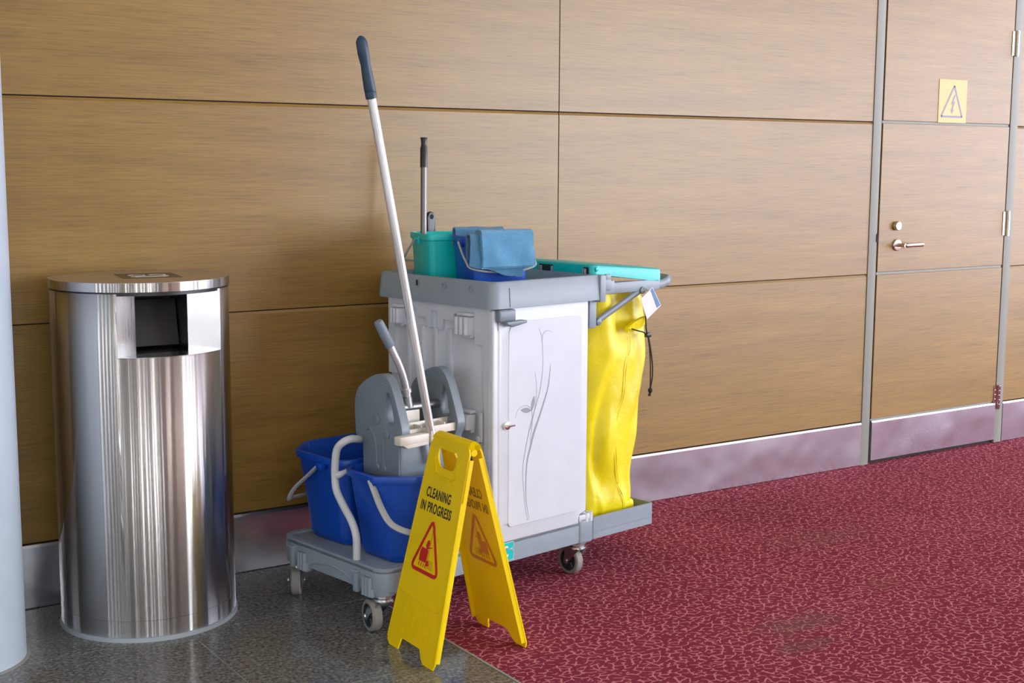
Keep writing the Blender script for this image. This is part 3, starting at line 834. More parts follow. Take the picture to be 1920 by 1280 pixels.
# turquoise lid over the bag frame
HN = ((0.197, 0.264), (0.030, 0.056)); HL = (0.262, 0.252, 0.200, 0.052, 0.044)
mb = MB()
def lidz(x): return 1.046 - 0.03 * max(0, x) / 0.35
def lid_slab(x0, x1, y0, y1, r, skirt):
    o_ = rrect(x0, y0, x1, y1, r, 6); i_ = rrect(x0 + 0.01, y0 + 0.01, x1 - 0.01, y1 - 0.01, max(r - 0.01, 0.004), 6)
    i2 = rrect(x0 + 0.004, y0 + 0.004, x1 - 0.004, y1 - 0.004, max(r - 0.004, 0.004), 6)
    rings = [[(x, y, lidz(x) - skirt - (0.012 if x > 0.05 else 0)) for x, y in o_], [(x, y, lidz(x) - 0.010) for x, y in o_], [(x, y, lidz(x) - 0.003) for x, y in rrect(x0 + 0.002, y0 + 0.002, x1 - 0.002, y1 - 0.002, r, 6)],
             [(x, y, lidz(x)) for x, y in rrect(x0 + 0.008, y0 + 0.008, x1 - 0.008, y1 - 0.008, r, 6)], [(x, y, lidz(x) + 0.004) for x, y in rrect(x0 + 0.06, y0 + 0.06, x1 - 0.06, y1 - 0.06, r, 6)]]
    mb.loft(rings)
lid_slab(0.0, 0.350, 0.012, 0.530, 0.022, 0.032)
lidc = cobj('bag_lid', mb, M['teal'], label='turquoise plastic lid')
for y0_, y1_ in HN:
    mb = MB()
    mb.box((-0.0015, y0_, 1.012), (0.006, y1_, 1.036), 0.001, 1)
    obj('hinge_notch', mb, M['black'], lidc, frame=CT)
for y in HL:
    mb = MB()
    mb.box((-0.008, y - 0.003, 1.010), (0.004, y + 0.003, 1.032), 0.003)
    cobj('hinge_lug', mb, M['grey'])
mb = MB(); mb.lathe([(0.008, 0), (0.006, 0.003), (0, 0.004)], 20, (0.018, 0.012, 1.030), (0, -1, 0))
obj('hinge_pin', mb, M['teal'], lidc, frame=CT)
# white bent guard rail over the buckets
rail = [(-0.865, 0.144, 0.186), (-0.865, 0.1435, 0.245), (-0.865, 0.147, 0.275), (-0.865, 0.168, 0.312), (-0.865, 0.212, 0.355), (-0.865, 0.243, 0.392), (-0.865, 0.250, 0.430), (-0.865, 0.248, 0.480), (-0.864, 0.238, 0.520), (-0.856, 0.219, 0.542), (-0.835, 0.212, 0.550), (-0.805, 0.222, 0.545), (-0.78, 0.240, 0.538), (-0.76, 0.252, 0.534)]
mb = MB(); mb.tube(smoothpath(rail, 5), 0.0118, 16)
cobj('guard_rail', mb, M['rail'], label='white bent steel tube')
mb = MB(); mb.tube(smoothpath([(-0.865, 0.245, 0.437), (-0.852, 0.238, 0.441), (-0.83, 0.236, 0.4475)], 4), [0.014, 0.013, 0.012, 0.011, 0.010, 0.009, 0.008, 0.008, 0.008], 12)
cobj('rail_branch', mb, M['rail'])

# casters
def caster(x, y, azi, stem, name='caster'):
    """azi: direction the visible face of the wheel looks to (degrees in the cart frame)"""
    ax = Vector((math.cos(R(azi)), math.sin(R(azi)), 0))
    c = Vector((x, y, 0.0482)); st = Vector((stem[0], stem[1], 0))
    mb = MB()
    mb.lathe([(0.027, 0.116), (0.027, 0.107), (0.023, 0.105), (0.030, 0.1035), (0.0305, 0.098), (0.027, 0.096)], 28, st)
    cr_ = cobj(name, mb, M['zinc'], label='bright zinc swivel caster')
    mb = MB()
    side = ax
    fwd = Vector((-ax.y, ax.x, 0))
    if fwd.dot(c - st) < 0: fwd = -fwd
    for sg in (-1, 1):
        rings = []
        for t in range(9):
            u = t / 8
            z = 0.0985 - 0.060 * u
            cen = st * (1 - u) ** 1.3 + Vector((c.x, c.y, 0)) * (1 - (1 - u) ** 1.3)
            w_ = 0.025 * (1 - u) ** 1.2 + 0.0085
            p0 = cen + side * sg * (0.0205 - 0.002 * (1 - u)); th = side * sg * 0.003
            rings.append([(p0 - fwd * w_ + Vector((0, 0, z))), (p0 + fwd * w_ + Vector((0, 0, z))), (p0 + fwd * w_ + th + Vector((0, 0, z))), (p0 - fwd * w_ + th + Vector((0, 0, z)))])
        mb.loft(rings)
    mb.lathe([(0.027, 0.0945), (0.027, 0.099)], 20, st)
    for sg in (-1, 1): mb.lathe([(0.008, 0.0), (0.007, 0.004), (0, 0.005)], 12, c + ax * sg * 0.0235, ax * sg)
    obj('fork', mb, M['zinc'], cr_, frame=CT)
    mb = MB()
    w_ = 0.0150; Rw = 0.048
    mb.lathe([(0.036, -w_), (Rw - 0.004, -w_), (Rw, -w_ + 0.004), (Rw, w_ - 0.004), (Rw - 0.004, w_), (0.036, w_), (0.036, -w_)], 40, c, ax, cap=False)
    obj('tyre', mb, M['tyre'], cr_, frame=CT)
    mb = MB()
    mb.lathe([(0.0365, -0.006), (0.0365, 0.006)], 36, c, ax)
    for sg in (-1, 1):
        mb.lathe([(0.013, 0.0), (0.012, 0.013)], 20, c, ax * sg)
        mb.lathe([(0.0365, 0.005), (0.0365, 0.0140), (0.033, 0.0140), (0.032, 0.006)], 32, c, ax * sg, cap=False)
        for k in range(5):
            a = 2 * PI * k / 5; up = Vector((0, 0, 1)); d = up * math.cos(a) + ax.cross(up) * math.sin(a)
            mb.tube([c + ax * sg * 0.008 + d * 0.010, c + ax * sg * 0.008 + d * 0.034], 0.004, 6)
    obj('wheel_hub', mb, M['hub'], cr_, frame=CT)
# azimuth in world measured from +Y clockwise -> angle in the cart frame = 90 - az - 9.5
def az(a): return 90 - a - 9.5
caster(-0.032, 0.068, az(262), (-0.036, 0.036))
caster(-0.866, 0.068, az(275), (-0.846, 0.040))
caster(-0.844, 0.500, az(298), (-0.838, 0.486))
caster(-0.050, 0.500, az(270), (-0.040, 0.486))

# ------------------------------------------------------------------ buckets
def bucket(name, label, group, mat, top, bot, z0, z1, rimw, cmat, th=0.004, cat='bucket', frame=None):
    """top / bot: polygons with the same number of points in the frame coordinates"""
    fr = frame or CT
    cx = sum(p[0] for p in bot) / len(bot); cy = sum(p[1] for p in bot) / len(bot)
    t = thing(name, label, cat, fr @ T(cx, cy, z0), group)
    def grow(poly, d):
        X = sum(p[0] for p in poly) / len(poly); Y = sum(p[1] for p in poly) / len(poly); out = []
        for p in poly:
            v = Vector((p[0] - X, p[1] - Y)); L = v.length; out.append((X + v.x * (1 + d / L), Y + v.y * (1 + d / L)))
        return out
    def lerp(u): return [(b[0] + (a[0] - b[0]) * u, b[1] + (a[1] - b[1]) * u) for a, b in zip(top, bot)]
    h = z1 - z0
    rings = []
    def add(p_, z): rings.append([(x, y, z) for x, y in p_])
    add(grow(bot, -0.012), z0); add(grow(bot, -0.004), z0 + 0.002); add(bot, z0 + 0.010); add(lerp(0.06), z0 + h * 0.06); add(grow(lerp(0.07), 0.003), z0 + h * 0.07)
    add(lerp(0.5), z0 + h * 0.5)
    add(lerp(1 - 0.022 / h), z1 - 0.022); add(grow(lerp(1 - 0.02 / h), rimw), z1 - 0.020); add(grow(top, rimw), z1 - 0.003); add(grow(top, rimw - 0.002), z1)
    add(grow(top, -th), z1); add(grow(lerp(0.9), -th), z0 + h * 0.9); add(grow(bot, -th), z0 + 0.01)
    mb = MB(); mb.loft(rings)
    obj('bucket_body', mb, mat, t, frame=fr, smooth=40)
    return t
def chamf(x0, y0, x1, y1, c, r=0.012, n=2):
    """rectangle with chamfers (c per corner: x0y0, x1y0, x1y1, x0y1)"""
    c0, c1, c2, c3 = c
    P = [(x0, y0 + c0), (x0 + c0 * 1.1, y0), (x1 - c1 * 1.1, y0), (x1, y0 + c1), (x1, y1 - c2), (x1 - c2 * 1.1, y1), (x0 + c3 * 1.1, y1), (x0, y1 - c3)]
    out = []
    N = len(P)
    for i in range(N):
        p = Vector(P[i]); a = Vector(P[i - 1]); b = Vector(P[(i + 1) % N])
        da = (a - p); db = (b - p); ra = min(r, da.length * 0.4); rb = min(r, db.length * 0.4)
        q0 = p + da.normalized() * ra; q1 = p + db.normalized() * rb
        for k in range(n + 1):
            u = k / n; out.append(tuple((q0 * (1 - u) ** 2 + p * 2 * u * (1 - u) + q1 * u * u)))
    return out
g1 = 'blue mop buckets standing on the cart base'
b1 = bucket('mop_bucket', 'blue mop bucket nearest the wall, standing empty on the cart base', g1, M['blue'],
            chamf(-0.828, 0.268, -0.462, 0.590, (0.03, 0.03, 0.05, 0.085)), chamf(-0.800, 0.285, -0.478, 0.515, (0.02, 0.02, 0.03, 0.05)), 0.1945, 0.470, 0.010, None)
b2 = bucket('mop_bucket', 'blue mop bucket under the grey wringer, on the near side of the cart base', g1, M['blue'],
            chamf(-0.846, -0.012, -0.470, 0.236, (0.085, 0.05, 0.03, 0.03)), chamf(-0.800, 0.012, -0.478, 0.215, (0.045, 0.03, 0.02, 0.02)), 0.1945, 0.462, 0.010, None)
def bail(parent, path, r=0.005, flat=(1.0, 2.0), mat=None, piv=None, lug=None):
    mb = MB(); mb.tube(smoothpath(path, 6), r, 10, flat=flat)
    obj('bail_handle', mb, mat or M['handle'], parent, frame=CT, label='light grey bail handle')
bail(b1, [(-0.842, 0.366, 0.447), (-0.847, 0.420, 0.404), (-0.858, 0.470, 0.362), (-0.860, 0.500, 0.330), (-0.850, 0.520, 0.310), (-0.81, 0.560, 0.302), (-0.70, 0.575, 0.300)], 0.0050)
bail(b2, [(-0.846, 0.097, 0.446), (-0.848, 0.072, 0.412), (-0.850, 0.040, 0.372), (-0.846, 0.002, 0.335), (-0.815, -0.028, 0.312), (-0.76, -0.040, 0.298), (-0.66, -0.040, 0.290), (-0.54, -0.038, 0.305)], 0.0056)
for p_, y in ((b1, 0.366), (b2, 0.097)):
    mb = MB(); mb.box((-0.850, y - 0.020, 0.432), (-0.826, y + 0.012, 0.452), 0.003); mb.cyl((-0.852, y, 0.444), (-0.83, y, 0.444), 0.006, 12)
    obj('handle_lug', mb, M['blue'], p_, frame=CT)
g2 = 'small buckets in the top tray of the cart'
def small(cx, cy, rot, mat, name, label):
    F = CT @ T(cx, cy, 0) @ Matrix.Rotation(R(rot), 4, 'Z')
    t = bucket(name, label, g2, mat, rrect(-0.100, -0.095, 0.100, 0.095, (0.022, 0.022, 0.022, 0.022), 4), rrect(-0.088, -0.083, 0.088, 0.083, 0.022, 4), 0.9535, 1.142, 0.005, None, 0.003, frame=F)
    for s_ in (-1, 1):
        mb = MB()
        mb.box((s_ * 0.098, -0.010, 1.108), (s_ * 0.107, 0.010, 1.134), 0.002)
        mb.cyl((s_ * 0.098, 0, 1.124), (s_ * 0.114, 0, 1.124), 0.0045, 10)
        obj('handle_lug', mb, mat, t, frame=F)
    return t, F
bb, FB = small(-0.280, 0.200, -20, M['blue2'], 'small_bucket', 'royal blue small bucket with cloths over its rim, on the cart tray')
gb, FG = small(-0.270, 0.430, -20, M['teal'], 'small_bucket', 'turquoise small bucket behind the blue one on the cart tray')
mb = MB()
P = [(-0.112, 0.0, 1.124), (-0.116, -0.040, 1.095), (-0.116, -0.080, 1.066), (-0.108, -0.098, 1.047), (-0.06, -0.104, 1.036), (0.0, -0.104, 1.033), (0.07, -0.104, 1.038), (0.112, -0.100, 1.052), (0.116, -0.08, 1.070), (0.116, -0.040, 1.097), (0.112, 0.0, 1.124)]
mb.tube(smoothpath(P, 5), 0.0036, 10)
obj('bail_handle', mb, M['handle'], bb, frame=FB, label='light grey bail handle')
mb = MB()
P = [(-0.112, 0.0, 1.124), (-0.118, 0.040, 1.095), (-0.122, 0.075, 1.066), (-0.115, 0.108, 1.048), (-0.06, 0.118, 1.040), (0.0, 0.120, 1.038), (0.07, 0.118, 1.042), (0.108, 0.108, 1.052), (0.116, 0.07, 1.070), (0.114, 0.040, 1.097), (0.112, 0.0, 1.124)]
mb.tube(smoothpath(P, 5), 0.0036, 10)
obj('bail_handle', mb, M['handle'], gb, frame=FG, label='grey bail handle')

# cloths
def sheet(mb, f, nu, nv, th):
    """thick cloth: f(u, v) -> (point, normal)"""
    A_ = [[f(i / nu, j / nv) for j in range(nv + 1)] for i in range(nu + 1)]
    def side(sg): return [[mb.bm.verts.new(Vector(A_[i][j][0]) + Vector(A_[i][j][1]) * sg * th / 2) for j in range(nv + 1)] for i in range(nu + 1)]
    a = side(1); b = side(-1)
    for i in range(nu):
        for j in range(nv):
            mb.bm.faces.new((a[i][j], a[i + 1][j], a[i + 1][j + 1], a[i][j + 1])); mb.bm.faces.new((b[i][j], b[i][j + 1], b[i + 1][j + 1], b[i + 1][j]))
    for i in range(nu):
        mb.bm.faces.new((a[i][0], b[i][0], b[i + 1][0], a[i + 1][0])); mb.bm.faces.new((a[i][nv], a[i + 1][nv], b[i + 1][nv], b[i][nv]))
    for j in range(nv):
        mb.bm.faces.new((a[0][j], a[0][j + 1], b[0][j + 1], b[0][j])); mb.bm.faces.new((a[nu][j], b[nu][j], b[nu][j + 1], a[nu][j + 1]))
def over_rim(x0, x1, zb, off, zin=1.07, xs=0.0, zr=None):
    """cloth from inside the bucket over the front rim down to zb(u)"""
    def f(u, v):
        x = x0 + (x1 - x0) * u
        zbot = zb(u)
        rimz = 1.148 + off
        Lin = rimz - zin; Lout = rimz - zbot; tot = Lin + Lout + 0.03
        s_ = v * tot
        n = Vector((0, -1, 0))
        if s_ < Lin: y = -0.082 + off; z = zin + s_; n = Vector((0, 1, 0))
        elif s_ < Lin + 0.03:
            a = (s_ - Lin) / 0.03 * PI; y = -0.099 + (0.017 + off) * math.cos(a); z = rimz + 0.006 * math.sin(a); n = Vector((0, math.cos(a), math.sin(a)))
        else:
            y = -0.116 - off; z = rimz - (s_ - Lin - 0.03)
            d = min(1, (rimz - z) / 0.08)
            y -= 0.004 * d + 0.003 * d * math.sin(u * 9 + z * 40) + 0.003 * noise.noise(Vector((x * 22, z * 16, off * 300)))
            x += xs * (rimz - z)
        x += 0.002 * noise.noise(Vector((x * 10, z * 30, 5)))
        return (Vector((x, y, z)), n)
    return f
tw = thing('cleaning_cloth', 'bright blue microfibre cloth hanging folded over the front rim of the blue bucket', 'cloth', FB @ T(0, -0.105, 1.09), 'cloths over the blue bucket')
mb = MB(); sheet(mb, over_rim(-0.082, 0.092, lambda u: 1.052 + 0.003 * u, 0.0105, xs=0.05), 26, 40, 0.0055)
obj('outer_fold', mb, M['towel'], tw, frame=FB, smooth=80)
mb = MB(); sheet(mb, over_rim(-0.084, 0.088, lambda u: 1.045 + 0.004 * u, 0.0045, xs=0.04), 26, 40, 0.005)
obj('inner_fold', mb, M['towel'], tw, frame=FB, smooth=80)
mb = MB()
def slant(u): return 1.058 - 0.038 * min(1, u / 0.85) - 0.003 * math.sin(u * 12) if u < 0.9 else 1.020
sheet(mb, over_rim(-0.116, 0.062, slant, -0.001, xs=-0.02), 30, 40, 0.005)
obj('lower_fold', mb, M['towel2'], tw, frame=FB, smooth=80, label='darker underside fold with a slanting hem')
mb = MB()
hem = []
for i in range(27):
    u = i / 26; f_ = over_rim(-0.082, 0.092, lambda q: 1.052 + 0.003 * q, 0.0105, xs=0.05); hem.append(f_(u, 1.0)[0] + Vector((0, -0.001, 0)))
mb.tube(hem, 0.0022, 8)
hem = []
for i in range(31):
    u = i / 30; hem.append(over_rim(-0.116, 0.062, slant, -0.001, xs=-0.02)(u, 1.0)[0])
mb.tube(hem, 0.0022, 8)
hem = [over_rim(-0.082, 0.092, lambda q: 1.052, 0.0105, xs=0.05)(0.0, v)[0] for v in [0.55 + 0.45 * k / 12 for k in range(13)]]
mb.tube(hem, 0.0022, 8)
obj('hem', mb, M['towel'], tw, frame=FB, smooth=80)
t2 = thing('cleaning_cloth', 'dusty blue cloth draped over the back rim inside the blue bucket', 'cloth', FB @ T(0, 0.09, 1.14), 'cloths over the blue bucket')
mb = MB()
def backdrape(u, v):
    x = -0.090 + 0.170 * u; s_ = v * 0.20; rimz = 1.153
    bul = 0.003 * noise.noise(Vector((x * 20, v * 4, 9)))
    if s_ < 0.05: return (Vector((x, 0.112, rimz - 0.05 + s_)), Vector((0, 1, 0)))
    if s_ < 0.09:
        a = (s_ - 0.05) / 0.04 * PI; return (Vector((x, 0.098 + 0.014 * math.cos(a), rimz + 0.010 * math.sin(a) + bul)), Vector((0, math.cos(a), math.sin(a))))
    return (Vector((x, 0.084 - 0.05 * (s_ - 0.09) + bul, rimz - (s_ - 0.09))), Vector((0, -1, 0)))
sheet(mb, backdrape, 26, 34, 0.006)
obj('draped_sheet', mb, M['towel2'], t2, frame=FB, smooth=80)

# ------------------------------------------------------------------ wringer on the front bucket
wr = thing('mop_wringer', 'grey side press mop wringer with lever, set in the front blue bucket', 'wringer', CT @ T(-0.65, 0.13, 0.46))
def wobj(name, mb, mat, parent=None, **k): return obj(name, mb, mat, parent or wr, frame=CT, **k)
def xprism(pts, x0, x1, bev=0.006):
    """polygon in (y, z), extruded along x"""
    mb = MB(); m_ = Matrix(((0, 0, 1, 0), (1, 0, 0, 0), (0, 1, 0, 0), (0, 0, 0, 1)))
    mb.prism(pts, x0, x1, bev, 3, mat=m_); return mb
def plate(x0, x1, dz=0.0, hole=True):
    out = smoothpath([(0.264, 0.552, 0), (0.268, 0.600, 0), (0.268, 0.655, 0), (0.250, 0.695, 0), (0.205, 0.728, 0), (0.150, 0.749, 0), (0.112, 0.744, 0), (0.085, 0.715, 0), (0.060, 0.660, 0), (0.040, 0.605, 0), (0.037, 0.580, 0), (0.045, 0.560, 0)], 4)
    P = [(p.x, p.y + dz) for p in out] + [(0.054, 0.545), (0.054, 0.440), (0.228, 0.436), (0.228, 0.538), (0.250, 0.543)]
    bm = bmesh.new(); mb = MB(); mb.bm = bm
    P = [p for i, p in enumerate(P) if (Vector(p) - Vector(P[i - 1])).length > 0.0015]
    H = slot
    vo = [bm.verts.new((x0, y, z)) for y, z in P]; vh = [bm.verts.new((x0, y, z)) for y, z in H]
    es = [bm.edges.new((vo[i], vo[(i + 1) % len(vo)])) for i in range(len(vo))] + [bm.edges.new((vh[i], vh[(i + 1) % len(vh)])) for i in range(len(vh))]
    bmesh.ops.triangle_fill(bm, edges=es, use_beauty=True, use_dissolve=False)
    ex = bmesh.ops.extrude_face_region(bm, geom=bm.faces[:])
    for g_ in ex['geom']:
        if isinstance(g_, bmesh.types.BMVert): g_.co.x = x1
    bmesh.ops.recalc_face_normals(bm, faces=bm.faces)
    be = [e for e in bm.edges if len(e.link_faces) == 2 and e.calc_face_angle(0) > 1.2 and abs(e.verts[0].co.x - e.verts[1].co.x) < 1e-5]
    bmesh.ops.bevel(bm, geom=be, offset=0.005, segments=3, profile=0.5, affect='EDGES', clamp_overlap=True)
    return mb
slot = [(0.106, 0.698), (0.112, 0.690), (0.116, 0.660), (0.117, 0.625), (0.108, 0.608), (0.090, 0.601), (0.074, 0.605), (0.075, 0.620), (0.084, 0.655), (0.096, 0.690), (0.101, 0.698)]
pl1 = wobj('side_plate', plate(-0.775, -0.745), M['grey2'])
pl2 = wobj('side_plate', plate(-0.560, -0.530), M['grey2'])
for y, z, r_ in ((0.158, 0.612, 0.017), (0.110, 0.572, 0.014)):
    mb = MB(); mb.lathe([(r_, 0), (r_, 0.003), (r_ - 0.004, 0.0045), (0, 0.0045)], 28, (-0.775, y, z), (-1, 0, 0))
    obj('raised_disc', mb, M['grey2'], pl1, frame=CT)
for P_, y in (([(-0.776, 0.205, 0.575), (-0.776, 0.190, 0.580), (-0.776, 0.170, 0.560), (-0.776, 0.160, 0.52), (-0.776, 0.158, 0.47)], 0.158), ([(-0.776, 0.124, 0.555), (-0.776, 0.124, 0.47)], 0.124)):
    mb = MB(); mb.tube(P_, 0.003, 8); mb.lathe([(0.009, 0), (0.007, 0.003), (0, 0.003)], 20, (-0.775, y, 0.465), (-1, 0, 0))
    obj('raised_rib', mb, M['grey2'], pl1, frame=CT)
for y, z in ((0.250, 0.668), (0.135, 0.722)):
    mb = MB(); mb.lathe([(0.006, 0), (0.004, 0.003), (0, 0.003)], 14, (-0.775, y, z), (-1, 0, 0))
    obj('rivet', mb, M['grey2'], pl1, frame=CT)
mb = MB()
mb.box((-0.770, 0.050, 0.415), (-0.535, 0.226, 0.545), 0.008)
wobj('wringer_box', mb, M['grey2'])
mb = MB()
# cream tray with dividers along the near side
mb.box((-0.742, 0.050, 0.565), (-0.552, 0.088, 0.572), 0.002); mb.box((-0.742, 0.048, 0.565), (-0.552, 0.053, 0.590), 0.002); mb.box((-0.742, 0.086, 0.565), (-0.552, 0.091, 0.602), 0.002)
for x in (-0.740, -0.69, -0.645, -0.60, -0.555): mb.box((x - 0.002, 0.05, 0.567), (x + 0.002, 0.088, 0.596), 0.001)
mb.box((-0.742, 0.120, 0.545), (-0.640, 0.128, 0.640), 0.003)
wobj('press_plate', mb, M['cream'], label='cream plastic press tray')
mb = MB()
mb.box((-0.800, 0.012, 0.553), (-0.690, 0.045, 0.580), 0.005); mb.prism([(-0.800, 0.560), (-0.690, 0.560), (-0.690, 0.545), (-0.770, 0.542)], 0.0, 0.03, 0.003, 2, mat=Matrix(((1, 0, 0, 0), (0, 0, -1, 0.044), (0, 1, 0, 0), (0, 0, 0, 1))))
mb.box((-0.688, 0.008, 0.548), (-0.672, 0.048, 0.592), 0.004)
wobj('cream_catch', mb, M['cream'])
mb = MB(); mb.tube([(-0.745, 0.13, 0.640), (-0.700, 0.13, 0.640), (-0.63, 0.13, 0.638), (-0.560, 0.13, 0.638)], 0.013, 16)
mb.tube([(-0.678, 0.13, 0.640), (-0.682, 0.13, 0.672)], [0.017, 0.015], 16)
wobj('pivot_shaft', mb, metal('dull_cast_metal', (0.30, 0.31, 0.32), 0.42))
lev = [(-0.678, 0.13, 0.655), (-0.683, 0.13, 0.690), (-0.696, 0.13, 0.735), (-0.713, 0.13, 0.775), (-0.730, 0.13, 0.806), (-0.7475, 0.13, 0.838)]
mb = MB(); mb.tube(smoothpath(lev, 5), 0.0115, 16); mb.lathe([(0.016, 0), (0.016, 0.012)], 20, (-0.683, 0.13, 0.686), (-0.25, 0, 1))
lv = wobj('press_lever', mb, M['alu'], label='bent aluminium lever')
mb = MB(); a = Vector((-0.744, 0.13, 0.832)); b = Vector((-0.790, 0.13, 0.912)); d = b - a
mb.tube([a, a + d * 0.03, a + d * 0.5, a + d * 0.9, a + d * 0.97, b], [0.0135, 0.0150, 0.0155, 0.0145, 0.012, 0.004], 18)
obj('lever_grip', mb, M['grip'], lv, frame=CT)

# ------------------------------------------------------------------ mop and long handles
bot = Vector((-0.640, 0.020, 0.42)); top_ = Vector((-0.9175, 0.020, 1.716))
top_ = Vector((-0.924, 0.020, 1.716)); ref = Vector((-0.670, 0.020, 0.537)); dd = (ref - top_).normalized()
gp0 = top_ + dd * 0.172
bot = top_ + dd * 1.262
mo = thing('floor_mop', 'long white aluminium mop handle with dark blue grip leaning on the wringer', 'mop', CT @ T(*bot))
mb = MB(); mb.tube([gp0 + dd * -0.01, bot], 0.0125, 20)
obj('pole', mb, M['alu'], mo, frame=CT)
mb = MB()
pr_ = [(0, 0.004), (0.006, 0.011), (0.016, 0.0155), (0.045, 0.0165), (0.070, 0.0145), (0.078, 0.0135), (0.10, 0.0150), (0.14, 0.0165), (0.150, 0.0165), (0.153, 0.0155), (0.156, 0.0165), (0.172, 0.0155)]
mb.tube([top_ + dd * a for a, r_ in pr_], [r_ for a, r_ in pr_], 20)
obj('grip', mb, M['navy'], mo, frame=CT, label='dark blue rubber grip')

ph = thing('short_pole', 'dark aluminium pole with black end cap standing behind the turquoise bucket', 'pole', CT @ T(-0.290, 0.548, 0.955))
mb = MB(); mb.tube([(-0.296, 0.525, 0.9555), (-0.2735, 0.548, 1.378)], 0.0105, 16)
obj('pole', mb, metal('dull_aluminium', (0.20, 0.19, 0.19), 0.42), ph, frame=CT)
a = Vector((-0.2735, 0.548, 1.378)); d = Vector((0.0225, 0.023, 0.4225)).normalized()
mb = MB(); mb.tube([a - d * 0.02, a + d * 0.045, a + d * 0.052, a + d * 0.058, a + d * 0.072, a + d * 0.080], [0.0125, 0.0125, 0.010, 0.0095, 0.0105, 0.0125], 18)
obj('end_cap', mb, M['black'], ph, frame=CT)
hk = thing('brush_handle', 'short black handle with hanging hole beside the tall pole', 'brush', CT @ T(-0.250, 0.535, 0.955))
mb = MB()
pts = [(-0.016, 0.0), (0.016, 0.0), (0.0165, 0.235)] + [(0.0165 * math.cos(R(t)), 0.235 + 0.018 * math.sin(R(t))) for t in range(15, 180, 15)] + [(-0.0165, 0.235)]
mb.prism(pts, -0.007, 0.007, 0.003, 2, mat=Matrix(((1, 0, 0, -0.248), (0, 0, 1, 0.545), (0, 1, 0, 0.9555), (0, 0, 0, 1))))
obj('handle_body', mb, M['black'], hk, frame=CT)
mb = MB(); mb.lathe([(0.0065, 0.0), (0.0065, 0.0003)], 20, (-0.248, 0.5379, 1.191), (0, -1, 0)); mb.lathe([(0.0085, 0.0), (0.0085, 0.0002)], 20, (-0.248, 0.5379, 1.191), (0, -1, 0))
obj('hanging_hole', mb, M['gap'], hk, frame=CT)

# ------------------------------------------------------------------ yellow bag
bgt = thing('waste_bag', 'bright yellow vinyl waste bag hanging under the turquoise lid', 'bag', CT @ T(0.15, 0.26, 0.152))
def sect(z):
    # (x0, x1, y0, y1) of the bag at height z, in the cart frame
    K = [(0.152, 0.035, 0.240, 0.060, 0.46), (0.175, 0.018, 0.262, 0.040, 0.48), (0.22, 0.014, 0.270, 0.034, 0.49), (0.30, 0.014, 0.270, 0.040, 0.49), (0.46, 0.014, 0.294, 0.036, 0.49), (0.62, 0.014, 0.314, 0.034, 0.49),
         (0.74, 0.014, 0.334, 0.032, 0.49), (0.83, 0.015, 0.340, 0.040, 0.49), (0.90, 0.030, 0.334, 0.048, 0.49), (0.962, 0.040, 0.310, 0.052, 0.485)]
    for a, b in zip(K, K[1:]):
        if z <= b[0]:
            t = (z - a[0]) / (b[0] - a[0]); t = t * t * (3 - 2 * t); return [a[i] + (b[i] - a[i]) * t for i in range(1, 5)]
    return K[-1][1:]
NR, NA = 90, 120
rings = []
for j in range(NR + 1):
    z = 0.152 + (0.962 - 0.152) * j / NR
    x0, x1, y0, y1 = sect(z); cx, cy, hx, hy = (x0 + x1) / 2, (y0 + y1) / 2, (x1 - x0) / 2, (y1 - y0) / 2
    ring_ = []
    t = (z - 0.152) / 0.81
    for i in range(NA):
        a = 2 * PI * i / NA; c_, s_ = math.cos(a), math.sin(a); e = 2 / 5.0
        x = cx + hx * math.copysign(abs(c_) ** e, c_); y = cy + hy * math.copysign(abs(s_) ** e, s_)
        # folds: displacement along the outward direction
        amp = 0.0
        if s_ < 0.3 and x > 0.03:
            u = (x - x0) / (x1 - x0)
            # main crease: a valley running from the top middle outwards and down, then the seam ridge
            vy = 0.36 + 0.34 * (1 - t) ** 1.0 if t > 0.62 else 0.50
            amp -= 0.030 * math.exp(-((u - (0.42 + 0.55 * (0.98 - t))) / 0.09) ** 2) * max(0, min(1, (t - 0.70) * 7))
            amp += 0.014 * math.exp(-((u - (0.22 + 0.35 * (1 - t))) / 0.13) ** 2) * max(0, min(1, (t - 0.5) * 4))
            sm_ = 0.62 - 0.28 * math.exp(-((t - 0.36) / 0.22) ** 2)
            amp -= 0.020 * math.exp(-((u - (sm_ - 0.16 - 0.1 * t)) / 0.09) ** 2) * math.exp(-((t - 0.18) / 0.16) ** 2)
            amp += 0.012 * math.exp(-((u - sm_) / 0.07) ** 2) * math.exp(-((t - 0.35) / 0.3) ** 2)
            amp -= 0.016 * math.exp(-((u - 0.28 + 0.1 * math.sin(t * 5)) / 0.06) ** 2) * math.exp(-((t - 0.30) / 0.25) ** 2)
            amp += 0.006 * math.sin(u * 19 + 4 * math.sin(t * 6)) * (0.4 + 0.6 * (1 - t))
        amp += 0.007 * noise.noise(Vector((x * 8, y * 8, z * 4))) + 0.0025 * noise.noise(Vector((x * 22, y * 22, z * 8)))
        ox, oy = c_, s_
        ring_.append((min(max(x + ox * amp * 0.7, 0.0135), (0.285 if z < 0.21 else 0.350)), max(y + oy * amp, 0.012), max(z, 0.152)))
    rings.append(ring_)
mb = MB(); mb.loft(rings)
bag = obj('bag_body', mb, M['bag'], bgt, frame=CT, smooth=180)
